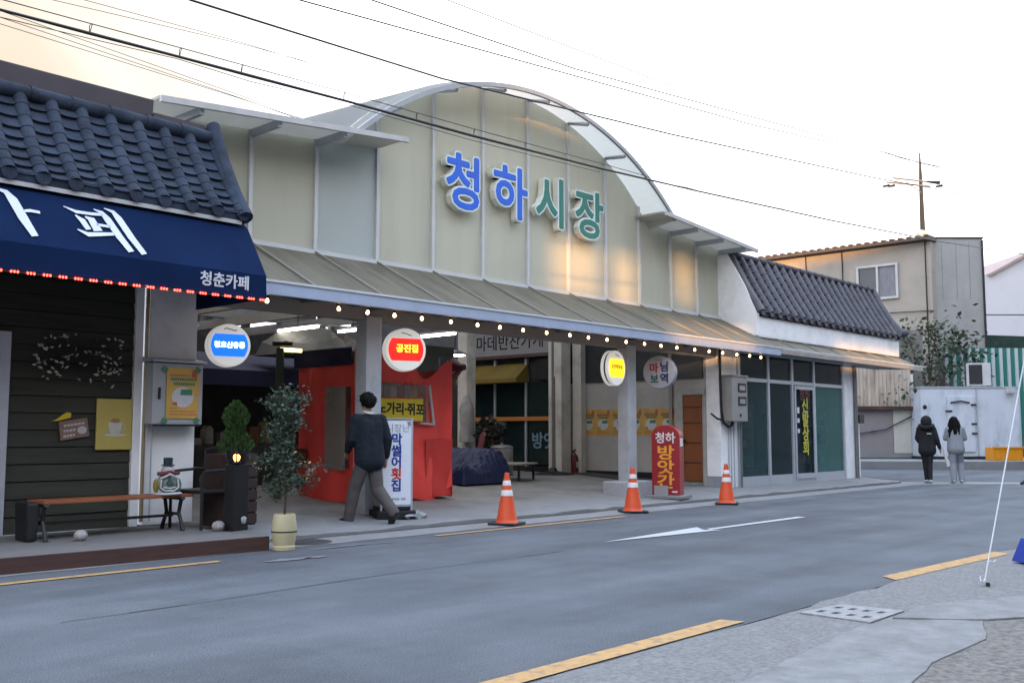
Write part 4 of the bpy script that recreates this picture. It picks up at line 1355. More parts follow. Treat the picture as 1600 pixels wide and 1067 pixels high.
for k in range(34):
    z = rng.uniform(.18, 1.35)
    a = rng.uniform(0, 6.28)
    L = rng.uniform(.12, .30) * (1.2 if z < .6 else (.75 if z < .95 else .95))
    b0 = Vector((-.01, .015, z))
    tip = b0 + Vector((math.cos(a) * L, math.sin(a) * L, rng.uniform(.0, .18)))
    mid = (b0 + tip) / 2 + Vector((0, 0, .04))
    br.tube([b0, mid, tip], [.006, .005, .002], 5)
    for j in range(64):
        t_ = rng.uniform(.2, 1.08)
        q = b0.lerp(tip, t_) + Vector((rng.gauss(0, .05), rng.gauss(0, .05), rng.gauss(0, .05)))
        leaf(lv, q, rng.uniform(.03, .065), rng)
for a, L in ((-.75, .52), (-.9, .42), (2.3, .36)):
    b0 = Vector((0, 0, .45))
    tip = b0 + Vector((math.cos(a) * L, math.sin(a) * L, .10))
    br.tube([b0, (b0 + tip) / 2 + Vector((0, 0, .08)), tip], [.006, .005, .002], 5)
    for j in range(20):
        q = b0.lerp(tip, rng.uniform(.4, 1.0)) + Vector((rng.gauss(0, .03), rng.gauss(0, .03), rng.gauss(.04, .04)))
        leaf(lv, q, rng.uniform(.025, .05), rng)
lv.build('foliage', M('shrub_leaf', (.036, .060, .038), .6, .6, 8), sh, local=True, fix=False)
br.build('stems', MATS['bark'], sh, local=True)
bm_ = MB()
for c0, n_ in (((.13, -.16, .50), 14), ((-.2, .2, .58), 10), ((.04, -.13, .62), 5), ((-.16, .1, .62), 6)):
    for j in range(n_):
        leaf(bm_, Vector(c0) + Vector((rng.gauss(0, .035), rng.gauss(0, .035), rng.gauss(0, .05))), .04, rng)
bm_.build('blooms', M('pale_bloom', (.40, .40, .14), .6, .4, 30), sh, local=True, fix=False)

# ================================================================== red tent stall inside the hall
tent = thing('tent_stall', 'red tarpaulin tent stall with clear windows behind the walking man', 'tent stall', (10.4, 12.6, .2))
m_redc = M('red_tarp', (.74, .062, .05), .5, .14, 1.5, 1.0, 3.2)
m_vinyl = GLASS('vinyl', (.30, .28, .26), .22, .12)
def curtain(p0, p1, zb, zt, holes, amp, mt, name, nx=70, nz=50, seed=1, topf=None, botf=None):
    """Hanging cloth from p0 to p1 with soft folds; holes are (s0, s1, z0, z1) window openings."""
    b = MB()
    p0, p1 = Vector(p0), Vector(p1)
    d = p1 - p0
    L = d.length
    nn = Vector((d.y, -d.x)).normalized()
    rr = random.Random(seed)
    ph = [rr.uniform(0, 6.28) for _ in range(6)]
    def P(i, j):
        s = i / nx
        t_ = j / nz
        lo = zb + (botf(s) if botf else 0)
        hi = zt + (topf(s) if topf else 0)
        z = lo + (hi - lo) * t_
        f = amp * (.5 * math.sin(s * L * 5 + ph[0] + t_ * 1.2) + .35 * math.sin(s * L * 11 + ph[1] - t_ * 2) + .25 * math.sin(t_ * 9 + s * 6 + ph[2]) * (1 - t_))
        q = p0 + d * s + nn * f
        return (q.x, q.y, z), s, z
    for i in range(nx):
        for j in range(nz):
            (a, s, z), (b1, _, _), (c, _, _), (e_, _, _) = P(i, j), P(i + 1, j), P(i + 1, j + 1), P(i, j + 1)
            if any(h[0] <= s * L <= h[1] and h[2] <= z <= h[3] for h in holes):
                continue
            b.quad(a, b1, c, e_)
    return b.build(name, mt, tent, smooth=True, fix=False)
curtain((9.48, 11.9), (11.56, 11.9), .2, 2.47, [(.5, 1.5, 1.42, 2.02)], .06, m_redc, 'front_curtain', seed=3,
        topf=lambda s: .06 * (1 - s) - .36 * math.exp(-((s - .72) / .16) ** 2), botf=lambda s: .03 * math.sin(s * 14) + (.16 * max(0, s - .8) / .2 if s > .8 else 0))
curtain((10.95, 11.885), (11.565, 11.885), .24, 1.16, [], .04, M('red_tarp_low', (.52, .035, .028), .5, .14, 1.5, 1.0, 3.2), 'lower_flap', 30, 30, seed=13)
curtain((9.48, 13.3), (9.48, 11.9), .22, 2.34, [(.85, 1.3, .72, 1.95)], .055, m_redc, 'side_curtain', seed=5)
curtain((11.56, 11.9), (11.56, 13.3), .22, 2.3, [], .03, m_redc, 'far_curtain', 40, 20, seed=8)
curtain((9.43, 13.35), (9.43, 11.86), 2.28, 2.55, [], .012, m_navy_cloth, 'valance', 40, 6, seed=6)
MB().quad((9.3, 11.84, 2.52), (11.55, 11.84, 2.56), (11.55, 13.5, 2.75), (9.3, 13.5, 2.7)).build('roof_cloth', m_navy_cloth, tent, fix=False)
MB().box(9.85, 11.0, 11.86, 11.875, 1.41, 2.03).build('window_sheet', m_vinyl, tent)
MB().box(9.44, 9.455, 12.03, 12.52, .70, 1.96).build('window_sheet', GLASS('vinyl_side', (.30, .275, .245), .6, .15), tent)
for x, y in ((9.6, 12.05), (11.4, 12.05), (9.6, 13.2), (11.4, 13.2)):
    MB().tube([(x, y, .2), (x, y, 2.5)], .02, 8).build('frame_pole', m_alu, tent, smooth=True)
fm = MB().prism([(10.98, 11.84, 2.02), (11.02, 11.84, 2.02), (11.12, 11.84, 1.42), (11.08, 11.84, 1.40)], (0, .02, 0))
fm.prism([(10.80, 11.84, 1.40), (11.12, 11.84, 1.38), (11.12, 11.84, 1.41), (10.80, 11.84, 1.43)], (0, .02, 0))
fm.build('window_trim', m_eave, tent)
MB().box(10.7, 11.5, 11.80, 11.83, 2.50, 2.66).build('green_board', M('olive_board', (.05, .06, .045), .6), tent)
vent = MB()
for k in range(3):
    vent.box(9.41, 9.435, 12.95, 13.25, .78 + k * .085, .84 + k * .085)
vent.build('vent', M('vent_red', (.10, .02, .018), .7), tent)
inn = MB().box(9.7, 11.3, 12.9, 12.95, .25, 2.3)
inn.build('inner_sheet', M('tent_inner', (.5, .44, .40), .8, .3, 3), tent)
bn = thing('food_banner', 'yellow banner with black lettering hung over the clear tent window', 'banner', (10.35, 11.95, 1.6))
MB().prism([(9.93, 11.80, 1.47), (10.82, 11.80, 1.44), (10.82, 11.80, 1.80), (9.93, 11.80, 1.79)], (0, .01, 0)).build('cloth', M('banner_yellow', (.62, .48, .03), .6, .1, 4), bn)
MB().text('노가리·쥐포', .20, (10.36, 11.798, 1.62), (1, -.0, -.02), (0, 0, 1), .002, .008).build('lettering', m_black, bn)
MB().prism([(9.93, 11.798, 1.455), (10.82, 11.798, 1.425), (10.82, 11.798, 1.445), (9.93, 11.798, 1.475)], (0, -.002, 0)).build('border', M('banner_red', (.4, .06, .03), .6), bn)
MB().prism([(9.93, 11.798, 1.785), (10.82, 11.798, 1.795), (10.82, 11.798, 1.815), (9.93, 11.798, 1.805)], (0, -.002, 0)).build('border', MATS['banner_red'], bn)

# things showing through the clear window
rng = random.Random(23)
for k in range(7):
    x = 9.95 + k * .15
    col = ((.5, .12, .08), (.45, .43, .40), (.3, .28, .26), (.55, .5, .42), (.4, .08, .06), (.35, .33, .3), (.5, .4, .1))[k]
    MB().prism([(x, 12.1, 1.78 + rng.uniform(0, .08)), (x + .13, 12.1, 1.78), (x + .13, 12.1, 2.02), (x, 12.1, 2.02)], (0, .02, 0)).build('hanging_pack', M('pack_%d' % k, col, .5, .2, 20), tent)
# ================================================================== hall interior
hw_ = thing('market_side_shops', 'pale inner side wall with brown door and dark glazed shopfront', 'shop wall', (18.4, 15, .3))
MB().box(18.4, 18.6, 11.25, 15.2, .1, 3.5).build('wall', M('poster_wall', (.40, .39, .365), .8, .06, 1.5, dirt=(.22, .21, .19), dscale=1, damt=.5), hw_)
MB().box(18.38, 18.398, 12.2, 15.2, .1, .4).build('wall_foot', m_dark, hw_)
MB().box(18.37, 18.398, 11.3, 15.2, 2.42, 3.4).build('transom_glass', M('transom_dark', (.035, .04, .045), .25, .2, 2), hw_)
for y in (12.1, 14.75):
    MB().box(18.35, 18.369, y - .04, y + .04, .3, 3.4).build('wall_strip', m_lintel, hw_)
dr = MB().box(18.36, 18.398, 11.34, 11.78, .24, 2.06)
bd = dr.build('door', M('brown_door', (.19, .062, .022), .5, .2, 2, stretch=(1, 1, .4)), hw_)
for z in (.62, 1.04, 1.46, 1.8):
    MB().box(18.352, 18.36, 11.34, 11.78, z, z + .025).build('door_groove', M('door_dark', (.07, .025, .012), .6), bd)
MB().ball((18.33, 11.74, 1.1), .03).build('handle', m_dark, bd)
df = MB().box(18.34, 18.398, 11.79, 11.99, .2, 2.14).box(18.34, 18.398, 11.26, 11.79, 2.07, 2.2)
df.build('door_frame', M('door_frame_pale', (.34, .34, .32), .6), hw_)
MB().box(17.9, 18.34, 11.3, 12.1, .13, .22).build('door_step', m_conc, hw_)
MB().box(17.85, 18.2, 14.75, 15.15, .3, 3.4).build('column', m_inner, hw_, bevel=.02)
MB().box(18.2, 18.39, 14.45, 14.7, .3, 3.4).build('pilaster', m_inner, hw_)
MB().box(16.3, 16.6, 16.3, 16.6, .3, 3.6).build('column', m_inner, hw_, bevel=.02)
# glazed shopfront further in
sf = thing('side_dish_shop', 'dark glazed shopfront with orange rail under a grey lettered header', 'shopfront', (18.4, 17, .3))
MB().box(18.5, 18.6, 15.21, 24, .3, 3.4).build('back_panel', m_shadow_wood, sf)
MB().box(18.35, 18.6, 15.25, 18.6, 3.2, 3.9).build('header', M('header_grey', (.30, .30, .31), .7, .08, 2), sf)
MB().text('이마데반찬가게', .42, (18.345, 17.05, 3.5), (0, -1, 0), (0, 0, 1), .003, .004).build('lettering', m_dark, sf)
MB().box(18.30, 18.349, 15.25, 18.6, 3.12, 3.199).build('header_trim', M('maroon_trim', (.10, .06, .06), .7), sf)
MB().box(18.36, 18.49, 15.3, 18.3, 1.56, 1.66).build('rail', M('orange_rail', (.5, .18, .04), .6, .1, 3), sf)
MB().prism([(18.45, 16.3, 2.98), (18.0, 16.3, 2.6), (18.0, 16.3, 2.5), (18.45, 16.3, 2.5)], (0, 2.1, 0)).build('awning', M('mustard_awning', (.19, .13, .025), .8, .2, 2), sf)
MB().box(18.38, 18.48, 15.3, 16.0, 2.55, 3.05).build('air_conditioner', m_dark, sf)
for y in (15.3, 16.35, 17.4, 18.4):
    MB().box(18.40, 18.49, y - .03, y + .03, .34, 3.1).build('window_frame', m_alu, sf)
MB().box(18.44, 18.452, 15.33, 18.4, .5, 2.5).build('window_pane', GLASS('shopfront_glass', (.012, .026, .028), .75, .1), sf)
MB().text('방앗', .42, (18.43, 15.8, 1.05), (0, -1, 0), (0, 0, 1), .003, .01).build('lettering', M('pale_blue_letter', (.16, .27, .33), .6), sf)
MB().box(18.3, 18.43, 15.4, 16.3, .33, .45).build('sill', m_dark, sf)
# posters in a row on the pale wall
ys = [14.62, 14.18, 13.74, 13.30, 12.86, 12.42]
words = ['yellow festival poster in the inner wall row, farthest from the door', 'yellow festival poster second from the far end of the inner wall row',
         'yellow festival poster just left of the middle post on the inner wall', 'yellow festival poster just right of the middle post on the inner wall',
         'yellow festival poster over the left shoulder of the red pylon', 'yellow festival poster behind the round top of the red pylon']
for y, wd in zip(ys, words):
    t = thing('poster', wd, 'poster', (18.39, y, 1.5), group='row of yellow posters on the inner wall')
    poster(t, (18.397, y, 1.2), (0, -1, 0), .43, .6, False)
# loose things on the hall floor
ex = thing('fire_extinguisher', 'red fire extinguisher standing by the pale hall column', 'fire extinguisher', (17.95, 14.45, .33))
MB().lathe((0, 0, 0), [(.075, 0), (.085, .02), (.085, .36), (.06, .43), (.025, .45), (.025, .49)], 18).build('cylinder', M('extinguisher_red', (.13, .014, .014), .5), ex, local=True, smooth=True)
MB().tube([(0, 0, .48), (-.08, 0, .52), (-.12, 0, .4), (-.1, 0, .15)], .012, 6).build('hose', m_black, ex, local=True, smooth=True)
MB().obox((-.03, 0, .52), (.14, .03, .03), 0, 0, -.4).build('handle', m_black, ex, local=True)
MB().box(-.04, .04, -.09, -.084, .15, .28).build('label_sticker', m_pw, ex, local=True)
mt_ = thing('floor_mat', 'dark rubber floor mats along the foot of the poster wall', 'mat', (18.0, 13.5, .3))
MB().prism([(17.5, 12.6, .245), (18.36, 12.4, .235), (18.36, 14.3, .345), (17.6, 14.3, .345)], (0, 0, .02)).build('mat', m_shadow_wood, mt_)
pp = thing('flag_pole', 'thin steel pole on a dark round foot before the hall column', 'pole', (17.3, 14.55, .33))
MB().tube([(0, 0, .03), (0, 0, 3.0)], .028, 8).build('pole', m_beam, pp, local=True, smooth=True)
MB().tube([(.07, 0, .03), (.07, 0, 2.2)], .012, 6).build('cable', m_dark, pp, local=True)
MB().lathe((0, 0, 0), [(.5, 0), (.48, .02), (.12, .08), (.06, .16)], 20).build('foot', m_dark, pp, local=True, smooth=True)
# goods under a blue tarpaulin
tpm = MB()
rng = random.Random(9)
def heap(cx, cy, z0, rx, ry, h, n, m, rng, pw=3.0, amp=.06):
    b = MB()
    g = {}
    for i in range(n + 1):
        for j in range(m + 1):
            u, v = 2 * i / n - 1, 2 * j / m - 1
            k = max(abs(u), abs(v))
            fall = max(0, 1 - k ** pw)
            z = z0 + h * fall ** .55 * (.75 + .25 * math.sin(u * 3.1 + v * 2 + 1)) + (rng.uniform(-amp, amp) * (fall > .02))
            g[i, j] = (cx + u * rx + rng.uniform(-amp, amp) * .4, cy + v * ry + rng.uniform(-amp, amp) * .4, max(z, z0))
    for i in range(n):
        for j in range(m):
            b.quad(g[i, j], g[i + 1, j], g[i + 1, j + 1], g[i, j + 1])
    return b
o = heap(13.75, 13.75, .31, .66, .6, .66, 34, 28, rng, 5, .025).build('blue_tarpaulin', M('blue_tarp', (.008, .015, .062), .55, .25, 3, .4, 5), None, smooth=True, fix=False)
tag(o, 'crumpled dark blue tarpaulin over goods beside the red tent', 'tarpaulin')
tb = thing('low_table', 'low table with a pale rim and dark legs beside the blue tarpaulin', 'table', (15.1, 13.75, .31), R(20))
MB().obox((0, 0, .33), (.95, .7, .035)).build('table_top', M('table_pale', (.30, .27, .22), .6), tb, local=True, bevel=.008)
for sx in (-1, 1):
    for sy in (-1, 1):
        MB().box(sx * .4 - .02, sx * .4 + .02, sy * .28 - .02, sy * .28 + .02, 0, .312).build('leg', m_dark, tb, local=True)
m_mar = M('maroon_plastic', (.17, .035, .04), .5, .15, 4)
def stool(label, x, y, z, rz):
    t = thing('plastic_chair', label, 'chair', (x, y, z), rz, 'maroon plastic chairs by the blue tarpaulin')
    MB().obox((0, 0, .44), (.42, .42, .035)).build('seat', m_mar, t, local=True, bevel=.015)
    bk = MB().prism([(-.2, .19, .46), (.2, .19, .46), (.18, .27, .88), (.1, .29, .94), (-.1, .29, .94), (-.18, .27, .88)], (0, .03, .01))
    bk.build('backrest', m_mar, t, local=True, bevel=.01)
    for sx in (-1, 1):
        for sy in (-1, 1):
            MB().tube([(sx * .17, sy * .17, .43), (sx * .21, sy * .2, 0)], [.022, .018], 8).build('leg', m_mar, t, local=True)
stool('maroon plastic chair standing right behind the blue tarpaulin', 14.55, 14.75, .33, R(30))
stool('maroon plastic chair turned aside behind the low table', 15.1, 15.0, .33, R(-120))
po_ = thing('steel_pot', 'tall stainless steel stock pot beyond the low table', 'pot', (16.2, 15.1, .33))
MB().lathe((0, 0, 0), [(.24, 0), (.25, .02), (.25, .6), (.26, .61), (.24, .62)], 24).build('pot', M('steel', (.40, .39, .37), .35, .1, 6, metal=.7), po_, local=True, smooth=True)
MB().lathe((0, 0, .62), [(.255, 0), (.2, .04), (.03, .06), (.03, .09)], 24).build('lid', M('steel_lid', (.36, .35, .34), .4, .1, 6, metal=.7), po_, local=True, smooth=True)
rng = random.Random(12)
bb = MB()
leaves(bb, (16.25, 15.5, 1.25), (.35, .3, .38), 260, .16, rng, .2)
bb.tube([(16.25, 15.5, .9), (16.25, 15.5, .33)], .05, 8)
tag(bb.build('dark_bundle', M('bundle_dark', (.05, .045, .04), .8, .5, 6), None, fix=False), 'dark bushy dried plant bundle above the stock pot', 'plant')
cc = heap(16.1, 16.25, .0, .16, .1, .8, 8, 8, rng, 6, .03)
cc = MB().tube([(16.22, 16.2, 2.1), (16.2, 16.18, 1.8), (16.24, 16.2, 1.4), (16.22, 16.2, 1.05)], [.06, .17, .15, .19], 12)
cc.v = [(x + rng.uniform(-.02, .02), y + rng.uniform(-.02, .02), z) for x, y, z in cc.v]
tag(cc.build('white_coat', M('coat_white', (.33, .32, .31), .8, .2, 6), None, smooth=True), 'pale work coat hanging on the hall column', 'coat')
# dim stall rows on the left of the hall
st_ = thing('market_stall', 'dim market stall with navy awning in the shaded left of the hall', 'stall', (10.6, 15.6, .33))
MB().prism([(8.3, 15.2, 2.08), (8.3, 15.2, 2.35), (8.3, 16.6, 2.75), (8.3, 16.6, 2.70), (8.3, 15.24, 2.3), (8.3, 15.24, 2.08)], (5.0, 0, 0)).build('awning', m_navy_cloth, st_)
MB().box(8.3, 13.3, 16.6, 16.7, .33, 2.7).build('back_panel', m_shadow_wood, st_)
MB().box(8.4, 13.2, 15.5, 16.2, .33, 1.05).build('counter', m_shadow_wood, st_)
rng = random.Random(6)
for k in range(16):
    x = 8.5 + k * .29
    col = rng.choice(((.2, .19, .17), (.12, .05, .03), (.04, .08, .05), (.22, .2, .1), (.07, .08, .12), (.25, .24, .22)))
    hh_ = rng.uniform(.12, .4)
    (MB().lathe((x, 15.8, 1.05), [(.1, 0), (.12, .02), (.11, hh_), (.06, hh_ + .05)], 12) if k % 2 else MB().box(x - .11, x + .11, 15.65, 15.95, 1.051, 1.05 + hh_)).build('goods', M('goods_%d' % int(col[0] * 100 + col[2] * 900), col, .7, .3, 8), st_)
for x in (8.35, 10.8, 13.25):
    MB().tube([(x, 15.25, .33), (x, 15.25, 2.3)], .025, 8).build('post', m_beam, st_)
gt = heap(11.0, 15.3, 2.66, .75, .5, .62, 12, 10, rng, 2.2, .02)
tag(gt.build('grey_tarpaulin', M('grey_tarp', (.10, .097, .088), .8, .15, 3), None, smooth=True, fix=False), 'grey peaked cover over the navy stall awning', 'tarpaulin')
gp = thing('green_column', 'dark green steel column with a small lamp inside the hall', 'column', (8.93, 13.0, .26))
MB().tube([(0, 0, 0), (0, 0, 2.3)], .062, 12).build('column', M('green_paint', (.045, .065, .045), .5), gp, local=True, smooth=True)
MB().tube([(0, 0, 2.28), (.3, -.14, 2.27)], .03, 8).build('lamp', M('lamp_yellow', (.9, .8, .3), emit=(1, .78, .25), estr=1.6), gp, local=True)
MB().obox((.0, -.05, 2.36), (.3, .1, .06), R(-25)).build('lamp_housing', m_dark, gp, local=True)
def tube_light(label, x, y0, y1, z):
    t = thing('tube_light', label, 'ceiling light', (x, (y0 + y1) / 2, z), group='fluorescent tube lights in the hall')
    MB().tube([(x, y0, z), (x, y1, z)], .022, 8).build('tube', m_tube, t, smooth=True)
    MB().box(x - .05, x + .05, y0 - .05, y1 + .05, z + .03, z + .07).build('housing', m_eave, t)
    MB().tube([(x, (y0 + y1) / 2, z + .07), (x, (y0 + y1) / 2, 4.25)], .008, 5).build('hanger', m_dark, t)
tube_light('white tube light above the grey peaked cover', 10.6, 14.3, 15.5, 3.12)
tube_light('white tube light just left of the first hall post', 11.9, 14.5, 15.4, 3.2)
tube_light('white tube light just right of the red round sign', 12.6, 12.9, 14.1, 3.05)
tube_light('white tube light far behind over the back of the hall', 9.9, 17.2, 18.6, 3.25)
pb = thing('photo_board', 'grey hanging board with a faint picture left of the first hall post', 'board', (13.4, 17, 3.2))
MB().box(12.9, 13.95, 16.98, 17.02, 2.75, 3.5).build('board', M('photo_grey', (.15, .15, .145), .7, .3, 3), pb)
fr = MB()
fr.box(12.87, 12.9, 16.96, 17.03, 2.72, 3.53).box(13.95, 13.98, 16.96, 17.03, 2.72, 3.53).box(12.9, 13.95, 16.96, 17.03, 3.5, 3.53)
fr.build('frame', m_eave, pb)
MB().prism([(13.1, 16.975, 2.95), (13.6, 16.975, 2.9), (13.75, 16.975, 3.2), (13.3, 16.975, 3.35)], (0, -.004, 0)).build('picture', M('photo_pale', (.26, .22, .21), .7, .5, 8), pb)
hp = thing('dish_lamp', 'round dish lamp hanging beside the red tent top', 'ceiling light', (12.6, 12.9, 2.66))
MB().lathe((0, 0, 0), [(.22, 0), (.2, .03), (.08, .08), (.02, .1)], 24).build('shade', m_dark, hp, local=True, smooth=True)
MB().lathe((0, 0, -.012), [(.18, 0), (.19, .01)], 24).build('diffuser', m_tube, hp, local=True)
MB().tube([(0, 0, .1), (0, 0, .9)], .008, 5).build('cord', m_dark, hp, local=True)
tsp = thing('loudspeaker', 'dark red horn loudspeaker at the corner of the tent top', 'loudspeaker', (11.75, 11.95, 2.35))
MB().lathe((0, 0, 0), [(.05, .14), (.07, .05), (.17, -.1), (.165, -.11), (.05, .0)], 20, 'Y').build('horn', M('horn_red', (.07, .012, .014), .5), tsp, local=True, smooth=True)
MB().tube([(0, .0, -.05), (-.2, .05, -.12), (-.26, .0, .1)], .012, 6).build('bracket', m_eave, tsp, local=True)

# ================================================================== people
m_skin = M('skin', (.36, .21, .15), .55, .06, 6)
def hand(J, B, name, wrist, d, side, s=1.0):
    """Palm and five curled fingers hanging from a wrist; d is the forearm direction."""
    d = Vector(d).normalized()
    w = Vector(wrist)
    up = Vector((0, 1, 0))
    a = d.cross(Vector((side, 0, 0))).normalized()      # across the palm, towards the thumb
    if a.y < 0:
        a = -a
    n = Vector((-side, 0, 0))
    J[name + 'palm'] = (tuple(w + d * .07 * s), .024 * s)
    B.append((name, name + 'palm'))
    for k, (off, L) in enumerate(((.028, .075), (.01, .085), (-.01, .08), (-.027, .062))):
        b = w + d * .085 * s + a * off * s
        J[name + 'f%d' % k] = (tuple(b + d * L * .5 * s + n * .008), .0085 * s)
        J[name + 'g%d' % k] = (tuple(b + d * L * .85 * s + n * .03 * s), .007 * s)
        B += [(name + 'palm', name + 'f%d' % k), (name + 'f%d' % k, name + 'g%d' % k)]
    J[name + 't'] = (tuple(w + d * .05 * s + a * .035 * s + n * .01), .010 * s)
    J[name + 'u'] = (tuple(w + d * .09 * s + a * .045 * s + n * .025), .008 * s)
    B += [(name + 'palm', name + 't'), (name + 't', name + 'u')]
def person(label, loc, rz, pose, top, trousers, shoe, hair, s=1.0, group=None):
    t = thing('person', label, 'person', loc, rz, group)
    p = {k: Vector(v) * s for k, v in pose.items()}
    V = lambda v: tuple(v)
    mid = lambda a, b, f=.5: V(p[a].lerp(p[b], f))
    # body
    J = {'pelvis': (V(p['pelvis']), .11 * s), 'belly': (mid('pelvis', 'chest', .5), .085 * s), 'chest': (V(p['chest']), .09 * s),
         'neck': (V(p['neck']), .05 * s), 'jaw': (V(p['head'] + Vector((0, .012, -.055)) * s), .066 * s), 'head': (V(p['head'] + Vector((0, 0, .03)) * s), .083 * s),
         'crown': (V(p['head'] + Vector((0, -.005, .085)) * s), .06 * s)}
    fwd = p.get('look', Vector((0, 1, 0))).normalized()
    sidev = Vector((fwd.y, -fwd.x, 0))
    J['nose'] = (V(p['head'] + fwd * .098 * s + Vector((0, 0, -.015)) * s), .012 * s)
    B = [('pelvis', 'belly'), ('belly', 'chest'), ('chest', 'neck'), ('neck', 'jaw'), ('jaw', 'head'), ('head', 'crown'), ('head', 'nose')]
    for sd, e in ((-1, 'L'), (1, 'R')):
        J['ear' + e] = (V(p['head'] + sidev * sd * .085 * s + Vector((0, 0, -.01)) * s), .016 * s)
        B.append(('head', 'ear' + e))
        J['sh' + e] = (V(p['sh' + e]), .055 * s)
        J['el' + e] = (V(p['el' + e]), .04 * s)
        J['wr' + e] = (V(p['wr' + e]), .027 * s)
        B += [('chest', 'sh' + e), ('sh' + e, 'el' + e), ('el' + e, 'wr' + e)]
        hand(J, B, 'wr' + e, p['wr' + e], p['wr' + e] - p['el' + e], sd, s)
        J['hip' + e] = (V(p['hip' + e]), .085 * s)
        J['kn' + e] = (V(p['kn' + e]), .055 * s)
        J['an' + e] = (V(p['an' + e]), .036 * s)
        J['toe' + e] = (V(p['toe' + e]), .03 * s)
        B += [('pelvis', 'hip' + e), ('hip' + e, 'kn' + e), ('kn' + e, 'an' + e), ('an' + e, 'toe' + e)]
    skin('body', J, B, m_skin, t, 2, 'pelvis')
    # trousers
    tr = trousers[1]
    caps = []
    for e in 'LR':
        caps += [(p['hip' + e] + Vector((0, 0, .0)) * s, tr[1] * .94 * s, p['kn' + e], tr[2] * s), (p['kn' + e], tr[2] * s, p['kn' + e].lerp(p['an' + e], .97), tr[3] * s),
                 (p['pelvis'] + Vector((0, .01, .02)) * s, tr[0] * .72 * s, p['hip' + e] + Vector((0, .0, .02)) * s, tr[1] * .92 * s)]
    cloth('trousers', caps, trousers[0], t)
    # jacket or sweater
    tp = top[1]
    lo = p['pelvis'].lerp(p['chest'], top[2])
    across = (p['shR'] - p['shL']).normalized()
    c0, m0 = p['chest'], p['pelvis'].lerp(p['chest'], .45)
    caps = []
    for sx in (-1, 1):
        caps += [(c0 + across * sx * .085 * s + Vector((0, 0, .03)) * s, tp[2] * .80 * s, m0 + across * sx * .075 * s, tp[1] * .80 * s),
                 (m0 + across * sx * .075 * s, tp[1] * .80 * s, lo + across * sx * .07 * s + Vector((0, -.01, -.01)) * s, tp[0] * .98 * s)]
    caps += [(c0, tp[2] * .84 * s, lo + Vector((0, -.012, -.01)) * s, tp[0] * 1.0 * s), (c0 + across * .08 * s, tp[2] * .7 * s, c0 - across * .08 * s, tp[2] * .7 * s), (c0 + Vector((0, 0, .06)) * s, .10 * s, p['neck'] + Vector((0, -.005, -.045)) * s, .062 * s)]
    for e in 'LR':
        caps += [(c0.lerp(p['sh' + e], .45) + Vector((0, 0, .04)) * s, tp[3] * .95 * s, p['sh' + e], tp[3] * .82 * s), (p['sh' + e], tp[3] * .82 * s, p['el' + e], tp[4] * .82 * s),
                 (p['el' + e], tp[4] * .82 * s, p['el' + e].lerp(p['wr' + e], .93), tp[5] * .85 * s)]
    cloth('top', caps, top[0], t)
    for e in 'LR':
        a, z = p['an' + e], p['toe' + e]
        d = (z - a)
        heel = a + Vector((-d.x, -d.y, 0)).normalized() * .055 * s + Vector((0, 0, -.045)) * s if abs(d.z) < .1 * s else a + Vector((0, -.05, -.03)) * s
        JJ = {'an': (V(a + Vector((0, 0, .0)) * s), .054 * s), 'heel': (V(heel), .036 * s), 'ball': (V(a.lerp(z, .85)), .05 * s), 'toe': (V(a.lerp(z, 1.3)), .036 * s)}
        skin('shoe', JJ, [('an', 'heel'), ('an', 'ball'), ('ball', 'toe')], shoe, t, 2, 'an')
    return t, p
m_hair = M('black_hair', (.006, .0055, .006), .7, .4, 40, stretch=(1, 1, .15), spec=.12)
def hair_cap(t, c, r, low, name='hair', seed=1, tilt=0.0, face=Vector((0, 1, 0))):
    b = MB()
    rng = random.Random(seed)
    b.ball((0, 0, 0), (r[0], r[1], r[2]), 26, 18)
    nv = []
    for x, y, z in b.v:
        v = Vector((x, y, z))
        f = v.dot(face) / r[1]
        if z < 0 and f > .25:
            v = v * .86
        if z < low:
            v.z = low + (v.z - low) * .12
            v.x *= .96
        v += Vector((rng.uniform(-1, 1), rng.uniform(-1, 1), rng.uniform(-1, 1))) * .004
        nv.append(tuple(v + Vector(c)))
    b.v = nv
    # loose locks for an uneven outline
    for i in range(70):
        a = rng.uniform(0, 6.283)
        el = rng.uniform(-.2, 1.45)
        d = Vector((math.cos(a) * math.cos(el), math.sin(a) * math.cos(el), math.sin(el)))
        if d.dot(face) > .55 and d.z < .45:
            continue
        p0 = Vector(c) + Vector((d.x * r[0], d.y * r[1], d.z * r[2])) * .97
        p1 = p0 + d * .018 + Vector((rng.gauss(0, .012), rng.gauss(0, .012), -.028))
        b.tube([p0, (p0 + p1) / 2 + d * .006, p1], [.012, .009, .002], 5)
    return b.build(name, m_hair, t, local=True, smooth=True)

# ---- the man striding into the market
pose = dict(pelvis=(0, 0, .95), chest=(0, .03, 1.30), neck=(0, .035, 1.49), head=(-.005, .05, 1.615), look=(-.55, .83, -.05),
            shL=(-.185, .03, 1.41), shR=(.185, .02, 1.41), elL=(-.255, .02, 1.14), elR=(.265, -.035, 1.14), wrL=(-.22, .20, .98), wrR=(.27, .02, .90),
            hipL=(-.088, .01, .88), hipR=(.088, -.01, .88), knL=(-.085, .17, .49), knR=(.11, -.06, .49), anL=(-.085, .26, .085), anR=(.13, -.33, .17),
            toeL=(-.11, .42, .032), toeR=(.135, -.27, .04))
for _k in ('chest', 'neck', 'head', 'shL', 'shR', 'elL', 'elR', 'wrL', 'wrR'):      # the trunk twists away over the hips
    pose[_k] = tuple(Matrix.Rotation(R(-26), 3, 'Z') @ Vector(pose[_k]))
m_knit = M('navy_knit', (.006, .011, .018), .95, .2, 8, .9, 14)
